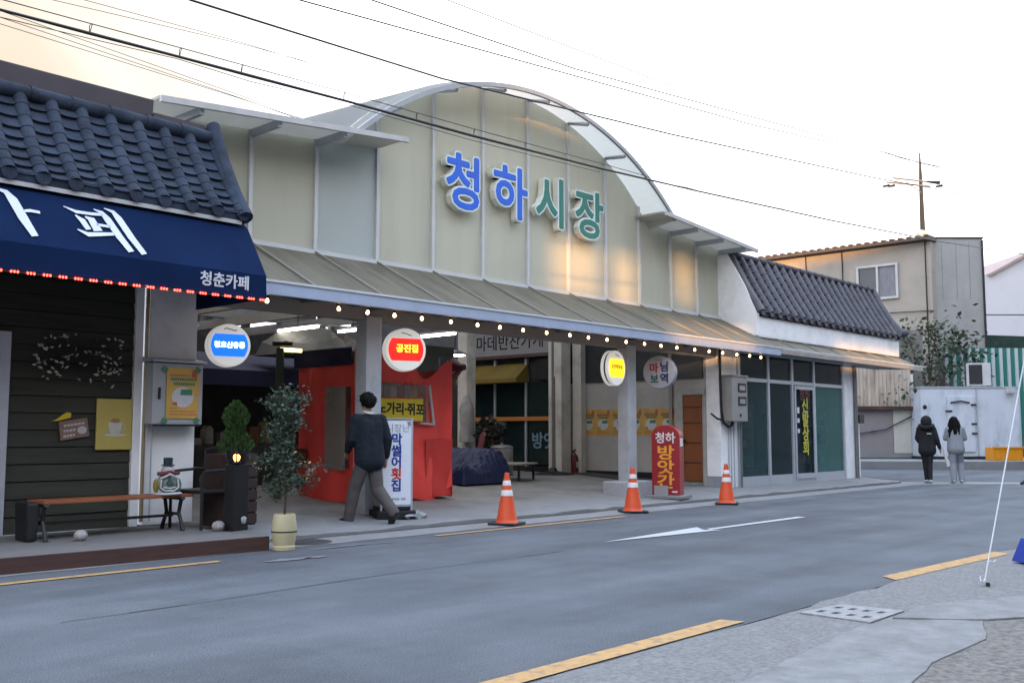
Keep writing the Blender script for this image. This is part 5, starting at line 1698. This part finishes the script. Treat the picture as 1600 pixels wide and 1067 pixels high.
m_trs = M('grey_brown_trousers', (.088, .078, .076), .9, .15, 5, .9, 12)
m_shoe = M('black_shoe', (.008, .008, .009), .4, .2, 10)
man, mp = person('man in dark navy sweater and grey trousers walking into the market', (8.59, 10.42, .03), R(14), pose,
                 (m_knit, (.148, .156, .15, .092, .072, .054), -.24), (m_trs, (.135, .115, .088, .074)), m_shoe, m_hair, 1.0)
hair_cap(man, (-.003, .030, 1.655), (.106, .116, .118), -.095, seed=5, face=Vector((-.55, .83, 0)).normalized())
MB().tube([(math.cos(a) * .06 + .012, .03 + math.sin(a) * .06, 1.50 + .014 * math.sin(a)) for a in [2 * math.pi * i / 16 for i in range(17)]], .017, 8).build('collar', M('shirt_white', (.6, .6, .6), .8, .05, 20), man, local=True, smooth=True)
MB().tube([(.27 + math.cos(a) * .037, .018 + math.sin(a) * .037, .925) for a in [2 * math.pi * i / 12 for i in range(13)]], .012, 6).build('cuff', MATS['shirt_white'], man, local=True, smooth=True)

# ---- two women walking away at the junction
m_blk = M('black_hoodie', (.010, .010, .012), .9, .2, 8, .1, 80)
pose1 = dict(pelvis=(0, 0, .92), chest=(0, .02, 1.26), neck=(0, .02, 1.43), head=(0, .03, 1.545), look=(0, 1, 0),
             shL=(-.165, .02, 1.36), shR=(.165, .02, 1.36), elL=(-.22, .06, 1.12), elR=(.235, -.03, 1.10), wrL=(-.16, .22, 1.02), wrR=(.30, .03, .87),
             hipL=(-.08, 0, .86), hipR=(.08, 0, .86), knL=(-.05, .06, .48), knR=(.05, -.02, .48), anL=(-.03, .06, .08), anR=(.05, -.10, .085),
             toeL=(-.04, .22, .03), toeR=(.06, .06, .03))
m_bpants = M('black_leggings', (.010, .011, .014), .8, .2, 8)
m_wshoe = M('white_shoe', (.48, .48, .48), .6, .1, 10)
w1, wp = person('woman in black hoodie with hood up and black trousers walking away', (25.72, 9.33, .005), R(-66), pose1,
                (m_blk, (.15, .148, .13, .088, .075, .055), -.28), (m_bpants, (.12, .10, .066, .05)), m_wshoe, m_hair, 1.0, None)
hd = MB().ball((0, .01, 1.545), (.135, .145, .155), 22, 14)
hd.v = [(x * (1 + .25 * max(0, (1.52 - z) / .15)), y - .03 * max(0, (1.55 - z) / .15), z) for x, y, z in hd.v]
hd.tube([(-.15, .02, 1.44), (-.1, -.1, 1.40), (0, -.13, 1.385), (.1, -.1, 1.40), (.15, .02, 1.44)], .055, 10)
hd.build('hood', m_blk, w1, local=True, smooth=True)
MB().box(.0, .10, -.163, -.155, 1.23, 1.25).build('print', MATS['shirt_white'], w1, local=True)
pb_ = tag(MB().add([(0, 0, 0)], []).prism([(26.02, 9.05, .87), (26.05, 9.02, .84), (26.15, 8.9, .44), (26.08, 8.98, .42)], (.02, .02, .0)).build('paper_roll', MATS['shirt_white'], None),
          'white folded paper held by the woman in black', 'paper')
m_grey = M('grey_sweat', (.21, .225, .25), .9, .08, 5, .1, 60)
m_grey2 = M('pale_sweatpants', (.24, .26, .30), .9, .08, 5, .1, 60)
pose2 = dict(pelvis=(0, 0, .92), chest=(0, .03, 1.25), neck=(0, .045, 1.42), head=(-.01, .085, 1.52), look=(0, .9, -.4),
             shL=(-.16, .03, 1.35), shR=(.16, .03, 1.35), elL=(-.225, .05, 1.12), elR=(.225, .05, 1.12), wrL=(-.12, .26, 1.14), wrR=(.12, .26, 1.14),
             hipL=(-.08, 0, .86), hipR=(.08, 0, .86), knL=(-.08, .02, .48), knR=(.12, .20, .52), anL=(-.08, -.06, .085), anR=(.13, -.02, .20),
             toeL=(-.10, .10, .03), toeR=(.14, .12, .10))
pose2['anR'] = (.13, .08, .085)
pose2['toeR'] = (.15, .24, .03)
w2, wq = person('woman with long dark hair in pale grey sweatsuit walking away', (26.22, 8.80, .005), R(-62), pose2,
                (m_grey, (.145, .145, .13, .09, .08, .055), -.2), (m_grey2, (.13, .115, .088, .07)), m_wshoe, m_hair, 1.0, None)
hair_cap(w2, (-.01, .07, 1.555), (.10, .112, .118), -.2, seed=9, face=Vector((0, 1, 0)))
hb = MB()
rng = random.Random(19)
for i in range(46):
    a = rng.uniform(2.9, 6.5)
    q = Vector((-.01 + .095 * math.cos(a), .065 + .1 * math.sin(a), 1.56))
    e_ = rng.uniform(.36, .52)
    hb.tube([q, q + Vector((.35 * (q.x + .01), -.02, -.14)), q + Vector((.7 * (q.x + .01) + rng.gauss(0, .012), -.03 + rng.gauss(0, .015), -e_ * .65)),
             q + Vector((.55 * (q.x + .01) + rng.gauss(0, .03), -.02 + rng.gauss(0, .02), -e_))], [.028, .032, .028, .006], 6)
hb.build('long_hair', m_hair, w2, local=True, smooth=True)

# ================================================================== far side of the junction
FR = R(-47.6)
ct = thing('cold_store', 'weathered white cold storage container with a door beyond the junction', 'container', (38.75, 12.435, .32), FR)
m_ctn = M('container_white', (.50, .54, .60), .5, .08, 1.5, .05, 4, dirt=(.25, .30, .38), dscale=1.1, damt=.8, stretch=(1.6, 1, .6))
MB().box(-1.8, 1.8, 0, 2.4, .08, 2.6).build('body', m_ctn, ct, local=True, bevel=.02)
MB().box(-1.85, 1.85, -.06, 2.4, 0, .08).build('skid', m_dark, ct, local=True)
MB().box(-1.83, 1.83, -.03, 2.42, 2.601, 2.66).build('top_rail', m_alu, ct, local=True)
d_ = MB().box(-.86, .12, -.06, -.005, .25, 2.3).build('door', m_ctn, ct, local=True, bevel=.015)
hh_ = MB()
for z in (.9, 1.25, 1.95):
    hh_.box(.0, .2, -.09, -.065, z, z + .06)
hh_.box(-.95, -.7, -.09, -.065, 1.72, 1.78)
hh_.tube([(-.75, -.08, 2.06), (-.4, -.12, 2.12), (-.05, -.08, 2.06)], .03, 6)
hh_.build('door_hardware', m_dark, d_, local=True)
MB().lathe((-1.68, -.015, 1.9), [(.08, 0), (.07, .03), (.02, .035)], 12, 'Y').build('vent', m_dark, ct, local=True)
MB().box(.22, .27, -.03, -.005, .1, 2.6).build('panel_joint', m_alu, ct, local=True)
MB().box(1.32, 1.6, -.22, -.06, 2.40, 2.58).build('flood_lamp', m_eave, ct, local=True, bevel=.02)
ac = thing('air_conditioner', 'white outdoor air conditioner unit standing on the container roof', 'air conditioner', (40.05, 12.5, 2.99), FR - R(20))
MB().box(-.42, .42, -.16, .16, .05, .92).build('case', m_eave, ac, local=True, bevel=.02)
MB().box(-.34, .12, -.175, -.162, .12, .86).build('fan_grille', m_dark, ac, local=True)
for x in (-.3, .3):
    MB().box(x - .05, x + .05, -.16, .16, 0, .05).build('foot', m_dark, ac, local=True)
cr = thing('plastic_crate', 'orange plastic crate at the right foot of the white container', 'crate', (37.95, 11.1, .305), FR)
cb = MB()
cb.box(-.52, .52, -.3, -.27, 0, .46).box(-.52, .52, .27, .3, 0, .46).box(-.52, -.49, -.27, .27, 0, .46).box(.49, .52, -.27, .27, 0, .46).box(-.49, .49, -.27, .27, .0, .03)
cb.box(-.55, .55, -.33, -.301, .42, .48)
cb.build('shell', M('crate_orange', (.62, .24, .01), .5, .08, 4), cr, local=True, bevel=.008)
rb_ = MB()
for k in range(6):
    rb_.box(-.45 + k * .18 - .01, -.45 + k * .18 + .01, -.312, -.301, .02, .41)
rb_.build('ribs', MATS['crate_orange'], cr, local=True)
# garage and rusted sheet wall
gg = thing('garage', 'grey and cream garage front under rusty corrugated sheets', 'garage', (37.6, 15.2, .3), FR)
MB().box(-4.5, 1.16, .02, 4, 0, 3.2).build('wall', m_inner, gg, local=True)
MB().box(-3, .31, -.03, .015, .22, 1.83).build('shutter', M('shutter_grey', (.22, .20, .20), .6, .06, 3), gg, local=True)
MB().box(.33, 1.0, -.03, .015, .22, 1.83).build('cream_panel', M('cream_panel', (.46, .45, .40), .6, .06, 3), gg, local=True)
MB().box(-4.5, 1.16, -.06, .015, .04, .215).build('plinth', m_conc, gg, local=True)
MB().box(1.02, 1.12, -.05, .015, .22, 2.9).build('white_post', m_eave, gg, local=True)
MB().box(-4.5, 1.16, -.25, .018, 1.84, 1.97).build('rusty_beam', M('rust_dark', (.06, .035, .025), .8, .3, 5), gg, local=True)
co = MB()
x = -4.5
while x < 1.0:
    co.prism([(x, -.01, 1.98), (x + .05, -.05, 1.98), (x + .1, -.05, 1.98), (x + .15, -.01, 1.98)], (0, 0, 1.45))
    x += .15
co.build('corrugated_sheet', M('rusty_sheet', (.42, .36, .30), .8, .15, 3, dirt=(.13, .06, .03), dscale=1.2, damt=.9, stretch=(2.2, 1, .35)), gg, local=True)
MB().tube([(-3.2, -.12, 1.15), (-1.6, -.12, .85), (0, -.12, 1.1), (1.0, -.12, 1.6)], .025, 6).build('hose', m_dark, gg, local=True, smooth=True)
gw = MB().obox((39.3, 15.6, 3.2), (2.6, .3, 4.2), FR)
tag(gw.build('concrete_wall', M('old_wall', (.20, .19, .175), .9, .25, 2, .2, 20, dirt=(.10, .09, .08), dscale=1.4, damt=.7), None, bevel=.02), 'stained grey concrete wall behind the rusty corrugated sheets', 'wall')
# beige two storey house
bh = thing('beige_house', 'beige two storey house with white sliding window and overhanging roof', 'house', (46, 20, 0))
m_bg = M('beige_render', (.32, .285, .25), .8, .07, 1.2, .1, 30, dirt=(.22, .2, .18), dscale=.8, damt=.6)
MB().box(42, 46, 14.78, 27, 0, 9.22).build('wall', m_bg, bh)
MB().prism([(41.55, 14.7, 9.24), (41.55, 27.3, 9.24), (46.4, 27.3, 9.24), (46.4, 14.7, 9.24)], (0, 0, .12)).build('roof', M('roof_brown', (.075, .062, .055), .7, .15, 3), bh)
rf = MB()
y = 14.7
while y < 27:
    rf.box(41.5, 46, y, y + .18, 9.365, 9.42)
    y += .36
rf.build('roof_ribs', MATS['roof_brown'], bh)
wf = MB()
wf.box(41.9, 41.995, 16.15, 16.25, 6.95, 8.47).box(41.9, 41.995, 17.86, 17.96, 6.95, 8.47).box(41.9, 41.995, 16.25, 17.86, 8.37, 8.47).box(41.9, 41.995, 16.25, 17.86, 6.95, 7.05).box(41.9, 41.995, 17.0, 17.09, 7.05, 8.37)
wn = wf.build('window', m_eave, bh)
MB().box(41.97, 41.998, 17.09, 17.86, 7.05, 8.37).build('pane', GLASS('house_pane', (.06, .065, .075), .95, .1), wn)
MB().box(41.97, 41.998, 16.25, 17.0, 7.05, 8.37).build('curtain_pane', M('curtain_grey', (.17, .17, .19), .7, .35, 9, stretch=(1, 6, .3)), wn)
ln = MB()
for y in (15.0, 18.6, 20.3, 22.2):
    ln.tube([(41.96, y, 3), (41.96, y, 9.2)], .025, 6)
for z in (6.3, 5.5):
    ln.tube([(41.93, 14.8, z), (41.93, 19, z + .1)], .02, 5)
ln.build('pipes', m_dark, bh, smooth=True)
MB().lathe((42.2, 15.2, 9.42), [(.22, 0), (.25, .08), (.2, .28), (.05, .34)], 14).build('roof_vent', m_eave, bh, smooth=True)
gb = thing('grey_block', 'plain grey rendered block rising beside the beige house', 'building', (43.10, 14.06, 0), FR)
MB().box(-1.04, 1.04, 0, 4.5, 0, 9.38).build('wall', M('grey_render', (.29, .285, .28), .85, .08, 1.2, .1, 25, dirt=(.22, .215, .205), dscale=.7, damt=.7), gb, local=True)
MB().box(-1.08, 1.08, -.04, 4.5, 9.381, 9.44).build('coping', m_dark, gb, local=True)
MB().tube([(1.0, -.06, 3), (1.0, -.06, 9.3)], .045, 8).build('pipe', m_dark, gb, local=True, smooth=True)
ln = MB()
for x in (-.7, -.1, .45):
    ln.box(x, x + .02, -.008, -.001, 6.8, 9.2)
ln.build('streaks', M('streak', (.22, .21, .2), .9), gb, local=True)
wb = thing('white_house', 'white walled house with a low gable at the right edge behind the fence', 'house', (62.5, 18.5, 0), FR)
MB().prism([(-5.5, 0, 0), (6, 0, 0), (6, 0, 10.2), (2.6, 0, 12.0), (-.2, 0, 10.5), (-5.5, 0, 12.6)], (0, 6, 0)).build('wall', M('white_render', (.50, .49, .52), .8, .05, 1.2, dirt=(.42, .41, .43), dscale=.6, damt=.5), wb, local=True)
MB().prism([(-.2, -.25, 10.52), (2.6, -.25, 12.02), (6.2, -.25, 10.0), (6.2, -.25, 10.15), (2.6, -.25, 12.2), (-.25, -.25, 10.65)], (0, 6.4, 0)).build('roof', M('roof_pink', (.30, .22, .2), .8), wb, local=True)
jl = MB()
for z in (5.2, 6.6, 8.2):
    jl.box(-5.4, 6, -.012, -.002, z, z + .05)
jl.box(-2.6, -2.55, -.014, -.004, 3, 7.9)
jl.tube([(-4.0, -.1, 5), (-1.6, -.1, 8.4)], .05, 6)
jl.build('wall_lines', m_dark, wb, local=True)
# striped sheet fence and dark tarp
sf_ = thing('striped_fence', 'green and white striped sheet fence behind the container', 'fence', (43.6, 13.1, 0), FR)
wst, gst = MB(), MB()
x = -1.9
k = 0
while x < 7:
    wst.prism([(x, 0, 0), (x + .03, -.03, 0), (x + .13, -.03, 0), (x + .16, 0, 0)], (0, 0, 4.75))
    gst.prism([(x + .16, 0, 0), (x + .18, -.03, 0), (x + .30, -.03, 0), (x + .32, 0, 0)], (0, 0, 4.75))
    x += .32
wst.build('white_stripes', M('fence_white', (.42, .47, .47), .6, .06, 4), sf_, local=True)
gst.build('green_stripes', M('fence_green', (.02, .15, .125), .6, .1, 4), sf_, local=True)
MB().box(-2, 7, .01, .06, 4.6, 4.68).build('rail', M('fence_green', (.02, .15, .125)), sf_, local=True)
dt = thing('shade_net', 'dark green shade net stretched above the striped fence', 'net', (47.2, 13.8, 4.6), FR)
MB().prism([(-3.5, 0, -.3), (5, 0, -.3), (5, 0, .85), (1, 0, .95), (-3.5, 0, 1.1)], (0, .06, 0)).build('net', M('net_green', (.022, .045, .035), .9, .3, 3), dt, local=True)
bt = heap(42.6, 16.2, 5.0, .8, .7, .55, 8, 8, random.Random(4), 2, .05)
tag(bt.build('blue_sheet', M('sheet_blue', (.05, .17, .42), .6, .1, 3), None, smooth=True, fix=False), 'bright blue plastic sheet folded beneath the beige house wall', 'tarpaulin')
# climbing fig over the yard wall
tr = thing('fig_tree', 'straggly big-leaved tree climbing over the yard walls by the container', 'tree', (39.9, 14.4, .3))
rng = random.Random(41)
br = MB()
lv = MB()
root = Vector((39.9, 14.4, .3))
ends = [((40.3, 14.5, 4.2), .10), ((41.2, 14.0, 4.9), .07), ((40.6, 14.2, 5.4), .06), ((39.3, 15.3, 4.3), .07), ((38.4, 15.0, 3.0), .05), ((38.6, 14.7, 2.4), .05), ((42.0, 13.5, 4.4), .06), ((41.8, 13.7, 4.9), .06), ((39.6, 15.0, 5.1), .05)]
for e_, r0 in ends:
    e_ = Vector(e_)
    m1 = root.lerp(e_, .5) + Vector((rng.uniform(-.3, .3), rng.uniform(-.3, .3), .4))
    br.tube([root + Vector((0, 0, .0)), root + Vector((0, 0, 1.6)), m1 + Vector((0, 0, .3)), e_], [r0, r0 * .8, r0 * .6, .015], 6)
    for j in range(105):
        q = e_ + Vector((rng.gauss(0, .55), rng.gauss(0, .5), rng.gauss(-.15, .42)))
        leaf(lv, q, rng.uniform(.14, .30), rng)
    for j in range(30):
        q = m1.lerp(e_, rng.random()) + Vector((rng.gauss(0, .25), rng.gauss(0, .25), rng.gauss(0, .25)))
        leaf(lv, q, rng.uniform(.12, .26), rng)
br.build('trunk', MATS['bark'], tr, smooth=True)
lv.build('crown', M('fig_leaf', (.030, .050, .022), .6, .6, 1.6), tr, fix=False)
# utility pole on the skyline
up = thing('utility_pole', 'tall concrete utility pole with crossarms rising behind the beige house', 'utility pole', (46.95, 16.85, 0))
MB().tube([(0, 0, 0), (0, 0, 10), (-.02, .0, 13.1), (-.03, 0, 14.4)], [.17, .13, .085, .03], 10).build('pole', M('pole_grey', (.028, .029, .031), .8, .1, 3), up, local=True, smooth=True)
ca = MB()
for k, (z, L1, L2) in enumerate(((13.05, -1.45, .45), (12.85, -1.75, .3))):
    d = Vector((.68, -.73, 0))
    ca.tube([d * L1 + Vector((0, -.12, z + .12)), d * L2 + Vector((0, -.12, z - .08))], .045, 6)
ca.tube([(0, -.1, 12.4), (-.6, .5, 13.0)], .025, 6)
ca.build('crossarm', m_beam, up, local=True)
d = Vector((.68, -.73, 0))
ins = MB()
for q in (-2.0, -1.75, .5):
    ins.tube([d * q + Vector((0, -.2, 12.75)), d * (q + .3) + Vector((0, -.2, 12.8))], [.05, .07], 8)
ins.tube([d * .15 + Vector((0, -.12, 13.0)), d * .75 + Vector((0, -.12, 12.95))], [.05, .1], 8)
ins.build('insulator', m_dark, up, local=True)
MB().tube([(-.6, 1.6, 9.3), (-.1, .2, 9.6), (0, 0, 9.4)], .02, 5).build('service_wire', m_dark, up, local=True)

# ================================================================== cables over the street
def cable(label, pts, r, name='overhead_cable'):
    o = MB().tube(pts, r, 6).build(name, m_dark, None, smooth=True)
    return tag(o, label, 'cable', 'overhead cables along the street')
mc_pts = [(-12, 8, 4.9), (-4, 8, 4.62), (0, 8, 4.53), (2.85, 8, 4.53), (3.56, 8, 4.555), (4.37, 8, 4.585), (5.12, 8, 4.61), (6.23, 8, 4.65), (8.1, 8, 4.70), (10.55, 8, 4.80), (12.96, 8, 4.93), (17.66, 8, 5.22), (24, 8.2, 5.75), (40, 9, 7.4)]
mc_ = thing('messenger_cable', 'thick black cable bundle lashed under a thin steel wire across the facade', 'cable', (8, 8, 4.7), group='overhead cables along the street')
MB().tube(mc_pts, [.012] * 4 + [.015, .013, .016, .014, .016, .014] + [.013, .012, .010, .010], 7).build('bundle', m_black, mc_, smooth=True)
MB().tube([(x, y, z + (.085 if x < 10 else max(.01, .085 - (x - 10) * .03))) for x, y, z in mc_pts], .0045, 6).build('wire', m_dark, mc_, smooth=True)
hg = MB()
for x in (3.56, 4.37, 5.0, 6.2, 7.2, 8.1, 9.0):
    zz = None
    for a, b in zip(mc_pts, mc_pts[1:]):
        if a[0] <= x <= b[0]:
            zz = a[2] + (b[2] - a[2]) * (x - a[0]) / (b[0] - a[0])
    hg.tube([(x, 8, zz - .01), (x + .015, 8.012, zz + .05), (x + .02, 8, zz + .09), (x - .01, 7.99, zz + .06), (x, 8, zz - .01)], .004, 5)
hg.build('hanger', m_dark, mc_)
lo_ = [(x, y + .03, z - .03 - .02 * math.sin(x * 2.6)) for x, y, z in mc_pts[2:10]]
MB().tube(lo_, .004, 5).build('loose_wire', m_dark, mc_, smooth=True)
cable('thin dark cable crossing the sky just above the arched roof', [(-14, 8, 5.6), (0, 8, 5.12), (4.47, 8, 5.14), (7.58, 8, 5.25), (12.28, 8, 5.66), (20, 8.1, 6.5), (40, 8.5, 9)], .0105)
cable('second thin cable from the top, running down past the arch to the right', [(-14, 8, 5.7), (0, 8, 5.4), (5.54, 8, 5.52), (14.8, 8, 6.38), (40, 8.5, 9.6)], .008)
cable('third thin cable from the top left, crossing open white sky', [(-14, 8, 6.1), (0, 8, 5.75), (6.54, 8, 5.83), (10, 8, 6.03), (40, 8.5, 9.3)], .008)
cable('faint topmost cable crossing the middle of the sky', [(-14, 8, 6.6), (0, 8, 6.22), (7.72, 8, 6.2), (11.8, 8, 6.38), (24, 8, 7.4)], .006)
cable('faint cable in the sky at the upper right corner', [(10, 8, 9.2), (21.39, 8, 10.63), (27.62, 8, 11.57), (45, 8, 14.3)], .008)
cable('short piece of cable seen at the far upper right corner', [(10, 8, 10.4), (26.98, 8, 12.59), (31.03, 8, 13.2), (50, 8, 16)], .008)
for k, (za, zb, lb) in enumerate(((9.17, 9.09, 'faint wire low in the warm cloud above the cafe roof'), (9.30, 9.15, 'faint second wire in the warm cloud above the cafe roof'), (9.43, 9.24, 'third faint wire from the bottom in the warm cloud'),
                                  (9.89, 10.28, 'faint wire rising right at the top left, lower of its pair'), (10.1, 10.34, 'faint wire rising right at the top left, upper of its pair'))):
    sl_ = (zb - za) / 3.1 if k < 3 else (zb - za) / 4.5
    cable(lb, [(-10, 20, za - sl_ * 17), (7.14, 20, za), (12.5, 20, za + sl_ * 5.3), (45, 22, za + sl_ * 34)], .007)
# white string tied at the roadside, and the blue cart edge
rp = thing('string_line', 'white string tied to a peg and rising out of the picture at right', 'string', (8.77, 2.76, .03))
MB().tube([(8.77, 2.76, .03), (8.95, 2.73, .42), (9.54, 2.62, 1.74), (10.7, 2.4, 4.3)], .0065, 6).build('string', M('string_white', (.55, .56, .58), .7), rp, smooth=True)
kn = MB().tube([(8.77, 2.76, .05), (8.74, 2.78, .08), (8.72, 2.77, .05), (8.75, 2.75, .03)], .007, 5)
kn.tube([(8.85, 2.74, .2), (8.89, 2.72, .19), (8.9, 2.7, .21)], .006, 5)
kn.ball((8.77, 2.76, .045), (.02, .02, .02), 8, 6)
kn.build('knot', MATS['string_white'], rp)
MB().obox((8.79, 2.74, .02), (.05, .03, .03), .4).build('peg', m_dark, rp)
bc = thing('hand_cart', 'blue folded hand cart with dark handle cut by the right edge', 'hand cart', (10.45, 2.75, .02), R(-40))
m_bc = M('cart_blue', (.010, .03, .22), .45, .08, 3)
MB().prism([(-.13, -.2, .0), (.5, -.2, .0), (.5, -.2, .24), (-.02, -.2, .22)], (0, .5, 0)).build('tray', m_bc, bc, local=True, bevel=.01)
MB().tube([(-.12, -.1, .14), (.05, -.1, .55), (.12, -.1, .72), (.05, -.1, .78), (-.20, -.1, .80), (-.26, -.1, .76)], .016, 8).build('handle', m_dark, bc, local=True, smooth=True)
for s in (-.17, .27):
    MB().lathe((.3, s, .02), [(.02, -.02), (.07, -.018), (.07, .018), (.02, .02)], 14, 'Y').build('wheel', m_black, bc, local=True, smooth=True)

# ================================================================== sun blocker: unseen building row added on the near side of the street
# blocks the low sun; its openings are cut to throw the facade's warm patches
nb2 = thing('sun_blocker_row', 'unseen building row added to block the sun, its openings shaped for light patches', 'building', (0, -6.5, 0))
m_blocker = M('sun_blocker_grey', (.16, .155, .15), .8, .1, 1)
holes = [(-10.0, -8.25, 6.3, 7.3), (-8.05, -7.0, 6.2, 7.3), (-5.7, -4.85, 6.5, 7.5), (-6.3, -2.75, 5.1, 5.9), (1.4, 6.0, 5.2, 5.75)]  # openings placed to aim sun patches at the facade and canopy edge
xs_ = sorted({-70.0, 5.0 + 1.6, 18.0, 70.0} | {h[0] for h in holes} | {h[1] for h in holes})
wm = MB()
for a, c in zip(xs_, xs_[1:]):
    top = 9.5 if c <= 6.6 else (12.25 if c <= 18 else 17)
    cuts = sorted([(h[2], h[3]) for h in holes if h[0] <= a + 1e-6 and h[1] >= c - 1e-6])
    z = 0.0
    for z0, z1 in cuts + [(top, top)]:
        if z0 > z:
            wm.box(a, c, -6.3, -6.0, z, z0)
        z = z1
wm.build('wall', m_blocker, nb2)
MB().box(-70, 70, -14, -6.31, 0, 4.7).build('sun_blocker_base', m_blocker, nb2)
